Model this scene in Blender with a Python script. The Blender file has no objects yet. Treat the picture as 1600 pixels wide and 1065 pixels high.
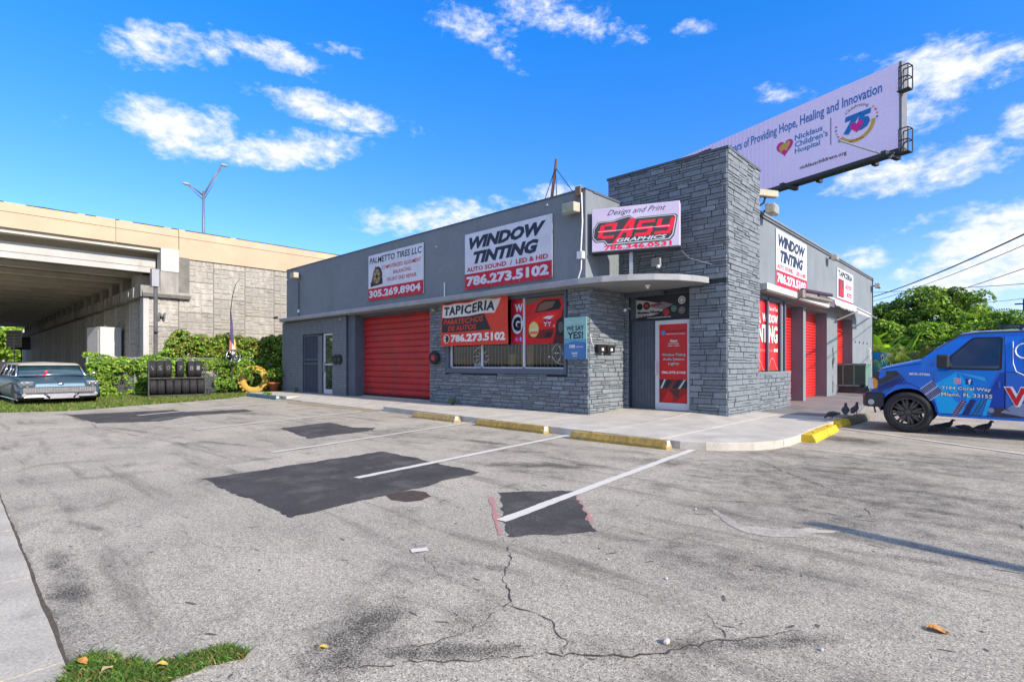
import bpy, bmesh, math, random
import numpy as np
from mathutils import Vector, Matrix
random.seed(7); np.random.seed(7)
R=math.radians
S=bpy.context.scene
C=S.collection
# ------------------------------------------------------------------ camera, sky, sun, exposure
CAM=Vector((0,0,1.25)); YAW=R(43.41)
cd=bpy.data.cameras.new('camera'); cam=bpy.data.objects.new('camera',cd); C.objects.link(cam)
cam.location=CAM; cam.rotation_euler=(R(90),0,YAW)
cd.sensor_width=36; cd.lens=36*835/1600; cd.shift_y=35.5/1600; cd.clip_start=.05; cd.clip_end=3000
S.camera=cam
SUN_EL=R(30); SUN_AZ=R(-2)           # azimuth measured from +X towards -Y
sl=bpy.data.lights.new('sun','SUN'); sl.energy=3.6; sl.angle=R(.53); sl.color=(1,.88,.74)
so=bpy.data.objects.new('sun',sl); C.objects.link(so)
sdir=Vector((math.cos(SUN_EL)*math.cos(SUN_AZ),-math.cos(SUN_EL)*math.sin(SUN_AZ),math.sin(SUN_EL)))
so.rotation_euler=(-sdir).to_track_quat('-Z','Y').to_euler(); so.location=(30,-5,30)
S.view_settings.view_transform='Standard'; S.view_settings.look='None'; S.view_settings.gamma=1
S.view_settings.use_curve_mapping=False; S.view_settings.exposure=.92
S.render.engine='CYCLES'
W=bpy.data.worlds.new('World'); S.world=W; W.use_nodes=True
def world():
    nt=W.node_tree; N=nt.nodes; L=nt.links; N.clear()
    out=N.new('ShaderNodeOutputWorld'); bg=N.new('ShaderNodeBackground'); bg.inputs[1].default_value=.15
    L.new(bg.outputs[0],out.inputs[0])
    sky=N.new('ShaderNodeTexSky'); sky.sky_type='NISHITA'; sky.sun_disc=False
    sky.sun_elevation=SUN_EL; sky.sun_rotation=R(90)+SUN_AZ; sky.air_density=1.0; sky.dust_density=.35; sky.ozone_density=3.5
    def m(op,a,b=None,c=None,clamp=False):
        n=N.new('ShaderNodeMath'); n.operation=op; n.use_clamp=clamp
        for i,v in enumerate((a,b,c)):
            if v is None: continue
            if isinstance(v,(int,float)): n.inputs[i].default_value=v
            else: L.new(v,n.inputs[i])
        return n.outputs[0]
    tc=N.new('ShaderNodeTexCoord'); sp=N.new('ShaderNodeSeparateXYZ'); L.new(tc.outputs['Generated'],sp.inputs[0])
    X,Y,Z=sp.outputs
    az=m('ARCTAN2',X,Y); el=m('ARCSINE',m('MINIMUM',m('MAXIMUM',Z,-1),1))
    hs=N.new('ShaderNodeHueSaturation'); hs.inputs['Hue'].default_value=.506; hs.inputs['Saturation'].default_value=1.22; hs.inputs['Value'].default_value=1.25
    L.new(sky.outputs[0],hs.inputs['Color'])
    rp=N.new('ShaderNodeValToRGB'); L.new(m('MULTIPLY',el,1.0,clamp=True),rp.inputs[0]); e=rp.color_ramp.elements
    e[0].position=0; e[0].color=(.66,.58,.78,1); e[1].position=.85; e[1].color=(.22,.70,.95,1)
    e2=e.new(.30); e2.color=(.44,.615,.88,1); e3=e.new(.55); e3.color=(.20,.70,.95,1)
    tn=N.new('ShaderNodeMix'); tn.data_type='RGBA'; tn.blend_type='MULTIPLY'; tn.inputs[0].default_value=1; L.new(hs.outputs[0],tn.inputs[6]); L.new(rp.outputs[0],tn.inputs[7])
    # domain for cloud noise: long thin wisps
    cv=N.new('ShaderNodeCombineXYZ'); L.new(az,cv.inputs[0]); L.new(m('MULTIPLY',el,1.8),cv.inputs[1])
    def noise(sc,det,ro=.6,dist=0):
        n=N.new('ShaderNodeTexNoise'); n.inputs['Scale'].default_value=sc; n.inputs['Detail'].default_value=det
        n.inputs['Roughness'].default_value=ro; n.inputs['Distortion'].default_value=dist; L.new(cv.outputs[0],n.inputs['Vector']); return n.outputs[0]
    n1=noise(13,8,.62,.4); n2=noise(34,7,.65,.2); n3=noise(5,4,.55)
    clouds=[(-1.344,.459,.067,.027,.2,1),(-1.279,.473,.05,.018,.2,.6),(-1.175,.486,.073,.019,-.1,.85),(-1.087,.51,.05,.008,-.04,.5),(-1.07,.418,.125,.02,-.08,1.15),(-1.31,.354,.087,.032,-.15,1.2),(-1.261,.39,.03,.014,.18,.5),(-1.149,.353,.1,.027,.15,1.2),(-.889,.264,.14,.028,.12,1),(-.835,.565,.075,.024,-.19,.75),(-.68,.578,.13,.026,-.21,.75),(-.794,.533,.056,.011,-.54,.5),(-.423,.534,.033,.009,-.15,.45),(-.296,.423,.05,.014,-.28,.6),(-.08,.402,.08,.036,-.1,1.1),(-.13,.37,.075,.025,-.4,.8),(-.111,.282,.105,.03,-.05,1),(-.02,.168,.08,.046,.24,1.4),(-.03,.128,.1,.036,.14,1.2),(-.175,.162,.034,.018,-.12,.9),(.003,.317,.022,.02,-.28,.9),(-.981,.551,.029,.007,.1,.4),(-1.441,.336,.024,.012,.24,.4),(-.686,.308,.048,.015,.06,.9),(-1.257,.489,.019,.008,.21,.4),(-.096,.208,.06,.01,.19,.45),(-.175,.442,.025,.007,-.28,.4),
            (.18,.36,.12,.05,.1,1.1),(.35,.2,.16,.05,0,1),(-1.75,.4,.14,.05,.1,1),(-1.9,.22,.2,.04,0,1),(.7,.45,.16,.06,.2,1),(1.2,.25,.2,.06,0,1),(1.9,.3,.22,.07,0,1),(2.6,.4,.2,.07,.1,1),(-2.6,.35,.2,.06,0,1),(-.5,.85,.2,.07,.1,.8),(-1.3,.8,.2,.06,.1,.7)]
    acc=None
    for a,e,ra,re,t,w in clouds:
        da=m('SUBTRACT',az,a); de=m('SUBTRACT',el,e)
        c,s=math.cos(t),math.sin(t)
        u=m('MULTIPLY_ADD',da,c/ra,m('MULTIPLY',de,s/ra)); v=m('MULTIPLY_ADD',da,-s/re,m('MULTIPLY',de,c/re))
        q=m('MULTIPLY_ADD',u,u,m('MULTIPLY',v,v)); r=m('SUBTRACT',w,m('MULTIPLY',q,w*.55))
        acc=r if acc is None else m('MAXIMUM',acc,r)
    acc=m('MAXIMUM',acc,-1.2)
    pert=m('MULTIPLY_ADD',m('SUBTRACT',n1,.5),2.3,m('MULTIPLY',m('SUBTRACT',n2,.5),1.9))
    d=m('ADD',acc,pert)
    mr=N.new('ShaderNodeMapRange'); mr.interpolation_type='SMOOTHSTEP'
    L.new(d,mr.inputs[0]); mr.inputs[1].default_value=.12; mr.inputs[2].default_value=1.45; mr.inputs[3].default_value=0; mr.inputs[4].default_value=1
    haze=m('MULTIPLY',m('SUBTRACT',1,m('MULTIPLY',el,5,clamp=True),clamp=True),m('MULTIPLY_ADD',n3,1.1,-.15,clamp=True))
    fac=m('MULTIPLY',mr.outputs[0],.97)
    # unseen clouds added outside the picture and overhead, for more neutral fill light
    cosd=m('COSINE',m('ADD',az,.85)); out_=m('MAXIMUM',m('MULTIPLY_ADD',cosd,-1.6,.95,clamp=True),m('MULTIPLY_ADD',el,3.0,-1.95,clamp=True))
    cv2=N.new('ShaderNodeCombineXYZ'); q_=m('DIVIDE',1.0,m('ADD',m('MAXIMUM',Z,0),.22)); L.new(m('MULTIPLY',X,q_),cv2.inputs[0]); L.new(m('MULTIPLY',Y,q_),cv2.inputs[1])
    ng=N.new('ShaderNodeTexNoise'); ng.inputs['Scale'].default_value=1.7; ng.inputs['Detail'].default_value=8; ng.inputs['Roughness'].default_value=.62; L.new(cv2.outputs[0],ng.inputs['Vector'])
    gm_=m('MULTIPLY_ADD',ng.outputs[0],5.5,-2.35,clamp=True); fac=m('MAXIMUM',fac,m('MULTIPLY',m('MULTIPLY',gm_,out_),.95))
    fac=m('MAXIMUM',fac,m('MULTIPLY',haze,.45))
    mix=N.new('ShaderNodeMix'); mix.data_type='RGBA'; L.new(fac,mix.inputs[0]); L.new(tn.outputs[2],mix.inputs[6])
    cc=N.new('ShaderNodeMix'); cc.data_type='RGBA'; cc.inputs[6].default_value=(2.7,3.0,3.5,1); cc.inputs[7].default_value=(4.3,4.25,4.2,1)
    L.new(m('MULTIPLY_ADD',n2,1.6,-.25,clamp=True),cc.inputs[0]); L.new(cc.outputs[2],mix.inputs[7])
    L.new(mix.outputs[2],bg.inputs[0])
world()
# ------------------------------------------------------------------ helpers
MATS={}
def mat(name,col,rough=.75,metal=0,var=.12,scale=3,bump=.0,bs=60,spec=.35,speck=0,ss=150,emit=None,alpha=None,stain=None):
    if name in MATS: return MATS[name]
    M=bpy.data.materials.new(name); M.use_nodes=True; nt=M.node_tree; N=nt.nodes; L=nt.links
    b=N['Principled BSDF']; b.inputs['Roughness'].default_value=rough; b.inputs['Metallic'].default_value=metal
    b.inputs['Specular IOR Level'].default_value=spec
    g=N.new('ShaderNodeTexCoord').outputs['Object']
    def noise(sc,det=4,ro=.6):
        n=N.new('ShaderNodeTexNoise'); n.inputs['Scale'].default_value=sc; n.inputs['Detail'].default_value=det; n.inputs['Roughness'].default_value=ro; L.new(g,n.inputs['Vector']); return n
    cur=None
    n=noise(scale,6); r=N.new('ShaderNodeMapRange'); r.inputs[1].default_value=.3; r.inputs[2].default_value=.7; r.inputs[3].default_value=1-var; r.inputs[4].default_value=1+var; L.new(n.outputs[0],r.inputs[0])
    v=N.new('ShaderNodeVectorMath'); v.operation='SCALE'; v.inputs[0].default_value=col[:3]; L.new(r.outputs[0],v.inputs['Scale']); cur=v.outputs[0]
    if speck:
        n=noise(ss,3,.8); r=N.new('ShaderNodeMapRange'); r.inputs[1].default_value=.3; r.inputs[2].default_value=.7; r.inputs[3].default_value=1-speck; r.inputs[4].default_value=1+speck; L.new(n.outputs[0],r.inputs[0])
        v=N.new('ShaderNodeVectorMath'); v.operation='SCALE'; L.new(cur,v.inputs[0]); L.new(r.outputs[0],v.inputs['Scale']); cur=v.outputs[0]
    if stain:   # (colour, scale, threshold, amount, vertical stretch)
        sc,ss2,th,am,stx=stain
        mp=N.new('ShaderNodeMapping'); mp.inputs['Scale'].default_value=(1,1,stx); L.new(g,mp.inputs[0])
        n=N.new('ShaderNodeTexNoise'); n.inputs['Scale'].default_value=ss2; n.inputs['Detail'].default_value=7; n.inputs['Roughness'].default_value=.65; L.new(mp.outputs[0],n.inputs['Vector'])
        r=N.new('ShaderNodeMapRange'); r.inputs[1].default_value=th; r.inputs[2].default_value=th+.16; r.inputs[3].default_value=0; r.inputs[4].default_value=am; L.new(n.outputs[0],r.inputs[0])
        x=N.new('ShaderNodeMix'); x.data_type='RGBA'; L.new(r.outputs[0],x.inputs[0]); L.new(cur,x.inputs[6]); x.inputs[7].default_value=(*sc,1); cur=x.outputs[2]
    L.new(cur,b.inputs['Base Color'])
    if bump:
        n=noise(bs,5,.65); bp=N.new('ShaderNodeBump'); bp.inputs['Strength'].default_value=bump; bp.inputs['Distance'].default_value=.02
        L.new(n.outputs[0],bp.inputs['Height']); L.new(bp.outputs[0],b.inputs['Normal'])
    if emit: b.inputs['Emission Color'].default_value=(*col[:3],1); b.inputs['Emission Strength'].default_value=emit
    MATS[name]=M; return M
def glass(name,tint=(1,1,1),gl=.12,dark=None):
    if name in MATS: return MATS[name]
    M=bpy.data.materials.new(name); M.use_nodes=True; nt=M.node_tree; N=nt.nodes; L=nt.links; N.clear()
    o=N.new('ShaderNodeOutputMaterial'); t=N.new('ShaderNodeBsdfTransparent'); t.inputs[0].default_value=(*tint,1)
    gs=N.new('ShaderNodeBsdfGlossy'); gs.inputs['Roughness'].default_value=.02; f=N.new('ShaderNodeFresnel'); f.inputs[0].default_value=1.5
    a=N.new('ShaderNodeMath'); a.operation='ADD'; a.inputs[1].default_value=gl; L.new(f.outputs[0],a.inputs[0])
    x=N.new('ShaderNodeMixShader'); L.new(a.outputs[0],x.inputs[0]); L.new(t.outputs[0],x.inputs[1]); L.new(gs.outputs[0],x.inputs[2]); L.new(x.outputs[0],o.inputs[0])
    MATS[name]=M; return M
def tag(o,label=None,cat=None,group=None,kind=None):
    if label: o['label']=label
    if cat: o['category']=cat
    if group: o['group']=group
    if kind: o['kind']=kind
    return o
def empty(name,loc=(0,0,0),rz=0,**k):
    o=bpy.data.objects.new(name,None); C.objects.link(o); o.location=loc; o.rotation_euler=(0,0,rz); o.empty_display_size=.2
    return tag(o,**k)
def link(name,me,parent=None,**k):
    o=bpy.data.objects.new(name,me); C.objects.link(o)
    if parent: o.parent=parent
    return tag(o,**k)
class MB:
    def __init__(s): s.v=[]; s.f=[]; s.m=[]
    def add(s,vs,fs,mi=0):
        b=len(s.v); s.v+= [tuple(p) for p in vs]; s.f+=[tuple(b+i for i in f) for f in fs]; s.m+=[mi]*len(fs); return s
    def box(s,x0,x1,y0,y1,z0,z1,mi=0):
        return s.add([(x0,y0,z0),(x1,y0,z0),(x1,y1,z0),(x0,y1,z0),(x0,y0,z1),(x1,y0,z1),(x1,y1,z1),(x0,y1,z1)],
            [(0,3,2,1),(4,5,6,7),(0,1,5,4),(1,2,6,5),(2,3,7,6),(3,0,4,7)],mi)
    def fbox(s,F,u0,u1,v0,v1,n0,n1,mi=0):
        P=[F.p(u,v,n) for n in (n0,n1) for u,v in ((u0,v0),(u1,v0),(u1,v1),(u0,v1))]
        return s.add(P,[(0,3,2,1),(4,5,6,7),(0,1,5,4),(1,2,6,5),(2,3,7,6),(3,0,4,7)],mi)
    def tube(s,pts,r,n=8,mi=0,cap=True):
        pts=[Vector(p) for p in pts]; k=len(pts); rs=r if isinstance(r,(list,tuple)) else [r]*k
        base=len(s.v); up=None
        for i,p in enumerate(pts):
            t=(pts[min(i+1,k-1)]-pts[max(i-1,0)]).normalized()
            if up is None: up=Vector((0,0,1)) if abs(t.z)<.9 else Vector((1,0,0))
            a=t.cross(up).normalized(); b=a.cross(t).normalized(); up=b
            for j in range(n):
                w=2*math.pi*j/n; s.v.append(tuple(p+(a*math.cos(w)+b*math.sin(w))*rs[i]))
        for i in range(k-1):
            for j in range(n):
                s.f.append((base+i*n+j,base+i*n+(j+1)%n,base+(i+1)*n+(j+1)%n,base+(i+1)*n+j)); s.m.append(mi)
        if cap:
            s.f.append(tuple(base+j for j in range(n))[::-1]); s.f.append(tuple(base+(k-1)*n+j for j in range(n))); s.m+=[mi,mi]
        return s
    def lathe(s,prof,O=(0,0,0),A=(0,0,1),n=24,mi=0,closed=False):
        A=Vector(A).normalized(); t=Vector((1,0,0)) if abs(A.x)<.9 else Vector((0,1,0)); U=A.cross(t).normalized(); V=A.cross(U); O=Vector(O)
        b=len(s.v); k=len(prof)
        for r,h in prof:
            for j in range(n):
                w=2*math.pi*j/n; s.v.append(tuple(O+A*h+(U*math.cos(w)+V*math.sin(w))*r))
        for i in range(k if closed else k-1):
            i2=(i+1)%k
            for j in range(n):
                s.f.append((b+i*n+j,b+i2*n+j,b+i2*n+(j+1)%n,b+i*n+(j+1)%n)); s.m.append(mi)
        return s
    def ball(s,c,r,n=10,m=6,mi=0):
        if not isinstance(r,(tuple,list)): r=(r,r,r)
        b=len(s.v)
        for i in range(m+1):
            ph=math.pi*i/m
            for j in range(n):
                w=2*math.pi*j/n; s.v.append((c[0]+r[0]*math.sin(ph)*math.cos(w),c[1]+r[1]*math.sin(ph)*math.sin(w),c[2]+r[2]*math.cos(ph)))
        for i in range(m):
            for j in range(n):
                s.f.append((b+i*n+j,b+(i+1)*n+j,b+(i+1)*n+(j+1)%n,b+i*n+(j+1)%n)); s.m.append(mi)
        return s
    def prism(s,pts,z0,z1,mi=0,top=None):
        n=len(pts); tp=top or (lambda x,y:z1)
        vs=[(x,y,z0) for x,y in pts]+[(x,y,tp(x,y)) for x,y in pts]
        return s.add(vs,[tuple(range(n))[::-1],tuple(range(n,2*n))]+[(i,(i+1)%n,n+(i+1)%n,n+i) for i in range(n)],mi)
    def mesh(s,name,mats,smooth=False):
        me=bpy.data.meshes.new(name); me.from_pydata(s.v,[],s.f)
        for m in (mats if isinstance(mats,(list,tuple)) else [mats]): me.materials.append(m)
        if any(s.m): me.polygons.foreach_set('material_index',s.m)
        if smooth: me.polygons.foreach_set('use_smooth',[True]*len(s.f))
        me.update(); return me
    def build(s,name,mats,parent=None,smooth=False,bevel=0,fixn=False,**k):
        me=s.mesh(name,mats,smooth)
        if fixn:
            bm=bmesh.new(); bm.from_mesh(me); bmesh.ops.recalc_face_normals(bm,faces=bm.faces); bm.to_mesh(me); bm.free()
        o=link(name,me,parent,**k)
        if bevel:
            b=o.modifiers.new('b','BEVEL'); b.width=bevel; b.segments=2; b.limit_method='ANGLE'; b.angle_limit=R(35)
        return o
class Fr:
    def __init__(s,O,U,V):
        s.O=Vector(O); s.U=Vector(U).normalized(); s.V=Vector(V).normalized(); s.N=s.U.cross(s.V)
    def p(s,u,v,n=0): return s.O+s.U*u+s.V*v+s.N*n
def front(x,z,y): return Fr((x,y,z),(1,0,0),(0,0,1))      # faces -Y
def side(y,z,x): return Fr((x,y,z),(0,1,0),(0,0,1))       # faces +X
TXT={}
def textmesh(s,bold=0,shear=0,space=1):
    key=(s,bold,shear,space)
    if key in TXT: return TXT[key]
    cu=bpy.data.curves.new('t','FONT'); cu.body=s; cu.size=1; cu.offset=bold; cu.shear=shear; cu.space_character=space; cu.resolution_u=2; cu.align_x='LEFT'
    o=bpy.data.objects.new('t',cu); C.objects.link(o); bpy.context.view_layer.update()
    me=bpy.data.meshes.new_from_object(o); bpy.data.objects.remove(o)
    n=len(me.vertices); co=np.zeros(n*3); me.vertices.foreach_get('co',co); co=co.reshape(-1,3)[:,:2].copy()
    fs=[tuple(p.vertices) for p in me.polygons]; bpy.data.meshes.remove(me)
    co-=co.min(0); mx=co.max(0); TXT[key]=(co/mx,fs); return TXT[key]
def text(F,s,u,v,w,h,n,M,parent,bold=.03,shear=0,name='lettering',warp=None,pad=0,space=1):
    co,fs=textmesh(s,bold,shear,space); mb=MB()
    pts=[]
    for x,y in co:
        a,b=u-pad+x*(w+2*pad),v-pad+y*(h+2*pad)
        if warp: a,b=warp(a,b)
        pts.append(F.p(a,b,n))
    mb.add(pts,fs); return mb.build(name,M,parent)
def poly(F,pts,n,M,parent,name='print'):
    mb=MB(); mb.add([F.p(u,v,n) for u,v in pts],[tuple(range(len(pts)))]); return mb.build(name,M,parent)
def rect(F,u0,u1,v0,v1,n,M,parent,name='print'): return poly(F,[(u0,v0),(u1,v0),(u1,v1),(u0,v1)],n,M,parent,name)
def disc(F,u,v,r,n,M,parent,name='print',k=20,ry=None):
    ry=ry or r; return poly(F,[(u+r*math.cos(2*math.pi*i/k),v+ry*math.sin(2*math.pi*i/k)) for i in range(k)],n,M,parent,name)
def heart(F,u,v,r,n,M,parent,name='emblem'):
    pts=[]
    for i in range(28):
        t=2*math.pi*i/28; pts.append((u+r*(16*math.sin(t)**3)/17,v+r*(13*math.cos(t)-5*math.cos(2*t)-2*math.cos(3*t)-math.cos(4*t))/17))
    return poly(F,pts[::-1],n,M,parent,name)
def flat(name,col,rough=.55,**k): return mat(name,col,rough,var=.09,scale=2.3,**k)
def jag(pts,amp=.015,step=.06,closed=True):
    out=[]; n=len(pts)
    for i in range(n if closed else n-1):
        a=Vector(pts[i]); b=Vector(pts[(i+1)%n]); L=(b-a).length; k=max(1,int(L/step)); nr=Vector((-(b-a).y,(b-a).x)).normalized(); w=0
        for j in range(k):
            w=w*.7+random.uniform(-amp,amp); q=a.lerp(b,j/k)+nr*(w if j else 0); out.append((q.x,q.y))
    if not closed: out.append(pts[-1])
    return out
def clip(poly_,a,b,c):     # keep a*x+b*y<=c
    out=[]
    for i in range(len(poly_)):
        p,q=poly_[i],poly_[(i+1)%len(poly_)]; dp=a*p[0]+b*p[1]-c; dq=a*q[0]+b*q[1]-c
        if dp<=0: out.append(p)
        if dp*dq<0: t=dp/(dp-dq); out.append((p[0]+t*(q[0]-p[0]),p[1]+t*(q[1]-p[1])))
    return out
def copy_tree(o,parent=None):
    c=o.copy(); C.objects.link(c); c.parent=parent
    for ch in [x for x in o.children]: copy_tree(ch,c)
    return c
def leafmesh(name,P,Nrm,size,mats,mi=None,aspect=.5,parent=None,droop=0,**k):
    P=np.asarray(P,float); n=len(P); Nrm=np.asarray(Nrm,float); Nrm=Nrm+1e-6; Nrm/=np.linalg.norm(Nrm,axis=1)[:,None]
    size=np.broadcast_to(np.asarray(size,float),(n,))[:,None]
    T=np.random.normal(size=(n,3)); T[:,2]-=droop; T-=Nrm*(T*Nrm).sum(1)[:,None]; T/=np.linalg.norm(T,axis=1)[:,None]+1e-9; B=np.cross(Nrm,T)
    a=P-T*size*.5; c=P+T*size*.5-Nrm*size*.12; b=P+B*size*aspect*.5+Nrm*size*.1; d=P-B*size*aspect*.5+Nrm*size*.1
    V=np.stack([a,b,c,d],1).reshape(-1,3); I=np.arange(n)[:,None]*4
    F=np.concatenate([I+np.array([0,1,2]),I+np.array([0,2,3])],1).reshape(-1,3)
    me=bpy.data.meshes.new(name); me.vertices.add(len(V)); me.vertices.foreach_set('co',V.ravel()); me.loops.add(F.size); me.loops.foreach_set('vertex_index',F.ravel().astype(np.int32))
    me.polygons.add(len(F)); me.polygons.foreach_set('loop_start',np.arange(0,F.size,3,dtype=np.int32)); me.polygons.foreach_set('loop_total',np.full(len(F),3,dtype=np.int32))
    for m in mats: me.materials.append(m)
    if mi is None: mi=np.random.randint(0,len(mats),n)
    me.polygons.foreach_set('material_index',np.repeat(mi,2).astype(np.int32)); me.update(calc_edges=True); me.validate()
    return link(name,me,parent,**k)
def leafmat(name,col,tr=.35):
    if name in MATS: return MATS[name]
    M=bpy.data.materials.new(name); M.use_nodes=True; nt=M.node_tree; N=nt.nodes; L=nt.links; b=N['Principled BSDF']; b.inputs['Roughness'].default_value=.5; b.inputs['Specular IOR Level'].default_value=.3
    g=N.new('ShaderNodeNewGeometry'); r=N.new('ShaderNodeMapRange'); L.new(g.outputs['Random Per Island'],r.inputs[0]); r.inputs[3].default_value=.40; r.inputs[4].default_value=1.45
    v=N.new('ShaderNodeVectorMath'); v.operation='SCALE'; v.inputs[0].default_value=col; L.new(r.outputs[0],v.inputs['Scale']); L.new(v.outputs[0],b.inputs['Base Color'])
    t=N.new('ShaderNodeBsdfTranslucent'); v2=N.new('ShaderNodeVectorMath'); v2.operation='MULTIPLY'; L.new(v.outputs[0],v2.inputs[0]); v2.inputs[1].default_value=(1.5,1.6,.6); L.new(v2.outputs[0],t.inputs[0])
    x=N.new('ShaderNodeMixShader'); x.inputs[0].default_value=tr; L.new(b.outputs[0],x.inputs[1]); L.new(t.outputs[0],x.inputs[2]); L.new(x.outputs[0],N['Material Output'].inputs[0])
    MATS[name]=M; return M
# ------------------------------------------------------------------ ground
def asphalt_mat():
    M=bpy.data.materials.new('worn asphalt'); M.use_nodes=True; nt=M.node_tree; N=nt.nodes; L=nt.links; b=N['Principled BSDF']; b.inputs['Roughness'].default_value=.88; b.inputs['Specular IOR Level'].default_value=.25
    g=N.new('ShaderNodeTexCoord').outputs['Object']
    def m(op,a,b_=None,c=None,clamp=False):
        n=N.new('ShaderNodeMath'); n.operation=op; n.use_clamp=clamp
        for i,v in enumerate((a,b_,c)):
            if v is None: continue
            if isinstance(v,(int,float)): n.inputs[i].default_value=v
            else: L.new(v,n.inputs[i])
        return n.outputs[0]
    def noise(sc,det=4,ro=.6,scl=None,rot=0,dist=0):
        n=N.new('ShaderNodeTexNoise'); n.inputs['Scale'].default_value=sc; n.inputs['Detail'].default_value=det; n.inputs['Roughness'].default_value=ro; n.inputs['Distortion'].default_value=dist
        if scl:
            mp=N.new('ShaderNodeMapping'); mp.inputs['Scale'].default_value=scl; mp.inputs['Rotation'].default_value=(0,0,rot); L.new(g,mp.inputs[0]); L.new(mp.outputs[0],n.inputs['Vector'])
        else: L.new(g,n.inputs['Vector'])
        return n.outputs[0]
    def rng(x,a,b_,c,d):
        r=N.new('ShaderNodeMapRange'); L.new(x,r.inputs[0])
        for i,v in enumerate((a,b_,c,d)): r.inputs[i+1].default_value=v
        return r.outputs[0]
    big=rng(noise(.45,6,.6),.3,.7,.88,1.24)
    blot=rng(noise(1.7,7,.68,dist=.6),.53,.70,1,.62)
    streak=rng(noise(1.1,7,.66,(.35,3.2,1),R(22)),.53,.68,1,.58)
    streak2=rng(noise(2.4,6,.7,(3.4,.5,1),R(-10)),.60,.74,1,.72)
    fine=rng(noise(150,3,.9),.28,.72,.58,1.42)
    fine2=rng(noise(38,5,.8),.35,.65,.78,1.22)
    vor=N.new('ShaderNodeTexVoronoi'); vor.inputs['Scale'].default_value=165; L.new(g,vor.inputs['Vector'])
    sp=N.new('ShaderNodeSeparateColor'); L.new(vor.outputs['Color'],sp.inputs[0])
    stone=rng(sp.outputs[0],.72,.92,1,1.6); pit=rng(sp.outputs[1],.76,.93,1,.38)
    val=m('MULTIPLY',m('MULTIPLY',m('MULTIPLY',big,blot),m('MULTIPLY',streak,streak2)),m('MULTIPLY',m('MULTIPLY',fine,fine2),m('MULTIPLY',stone,pit)))
    # local oil and ravelling stains (x, y, rx, ry, rotation, strength)
    sx=N.new('ShaderNodeSeparateXYZ'); L.new(g,sx.inputs[0]); X,Y,Z=sx.outputs
    stn=noise(5,7,.72)
    tot=None
    for (x,y,rx,ry,ro,st) in [(-1.8,1.5,.6,.10,.80,.7),(-4.2,.5,.7,.12,.0,.6),(-5.2,.75,.5,.06,.3,.5),(-2.35,2.3,.5,.08,.3,.4),(-6.2,5.9,.8,.18,.1,.7),(-3.9,5.4,.5,.10,.5,.6),(-7.0,5.1,.7,.08,.2,.5),(-1.9,4.9,.4,.06,.5,.6),(-.6,4.2,.5,.10,.3,.5),(-1.5,7.4,.9,.12,.4,.6),(-9,3.0,1.2,.1,.3,.5),(-12,2.4,1.5,.12,.2,.5),(-1.4,6.2,2.2,2.6,.3,.50),(-3.2,8.0,2.6,.9,0,.5),(-.6,8.6,1.6,1.6,.3,.45),(-8,5.6,2.2,.5,.2,.42),(-5.2,5.6,1.4,.5,.2,.45),(-15,3.0,3,.6,.2,.4),(-2.2,1.3,.30,.55,.6,.7),(-1.95,1.75,.25,.35,.8,.45),(-1.37,1.95,.16,.35,-.7,.45),(-.85,2.5,.10,.75,-.72,.5),(-1.3,3.3,.7,.45,.2,.45),(-3.8,.46,.35,.13,0,.7),(-3.3,.42,.4,.09,0,.35),(-2.2,10.2,1.2,.55,-.2,.7),(-4.3,5.0,1.0,.3,.6,.7),(-4.2,4.6,.6,.15,.6,.5),(-2.2,6.6,1.5,.8,.5,.5),(-1.3,8.2,1.2,.8,.3,.45),(-9.5,4.8,1.0,.35,.2,.45),(-14,5.2,1.5,.4,.3,.6),(-12,4.2,1.5,.4,.3,.4),(-3.3,6.2,1.2,.35,.3,.55),(-7.3,6.6,.9,.5,.2,.4),(-.3,6.5,1.0,.5,.2,.35),(-6,.8,.5,.2,.1,.3)]:
        c,s=math.cos(ro),math.sin(ro); dx=m('SUBTRACT',X,x); dy=m('SUBTRACT',Y,y)
        u=m('MULTIPLY_ADD',dx,c/rx,m('MULTIPLY',dy,s/rx)); v=m('MULTIPLY_ADD',dx,-s/ry,m('MULTIPLY',dy,c/ry))
        q=m('SUBTRACT',1,m('MULTIPLY_ADD',u,u,m('MULTIPLY',v,v)),clamp=True); q=m('MULTIPLY',q,st); tot=q if tot is None else m('MAXIMUM',tot,q)
    dd=rng(m('MULTIPLY_ADD',tot,1.0,m('MULTIPLY',m('SUBTRACT',stn,.5),1.6)),.12,.80,0,1)
    n90=noise(95,3,.85)
    pits=rng(m('SUBTRACT',n90,m('MULTIPLY',dd,.20)),.30,.40,.22,1)
    pits=m('MULTIPLY',pits,m('SUBTRACT',1,m('MULTIPLY',dd,.30)))
    val=m('MULTIPLY',val,pits)
    hue=N.new('ShaderNodeMix'); hue.data_type='RGBA'; hue.inputs[6].default_value=(.378,.345,.278,1); hue.inputs[7].default_value=(.315,.288,.236,1); L.new(rng(noise(.8,3),.35,.65,0,1),hue.inputs[0])
    tan=N.new('ShaderNodeMix'); tan.data_type='RGBA'; L.new(rng(noise(.9,6,.7,(1,1.4,1),.5),.62,.76,0,.45),tan.inputs[0]); L.new(hue.outputs[2],tan.inputs[6]); tan.inputs[7].default_value=(.27,.225,.16,1)
    v=N.new('ShaderNodeVectorMath'); v.operation='SCALE'; L.new(tan.outputs[2],v.inputs[0]); L.new(val,v.inputs['Scale']); L.new(v.outputs[0],b.inputs['Base Color'])
    bp=N.new('ShaderNodeBump'); bp.inputs['Strength'].default_value=.55; bp.inputs['Distance'].default_value=.006; L.new(m('ADD',fine,m('MULTIPLY',pit,.6)),bp.inputs['Height']); L.new(bp.outputs[0],b.inputs['Normal'])
    return M
ASPH=asphalt_mat()
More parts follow.
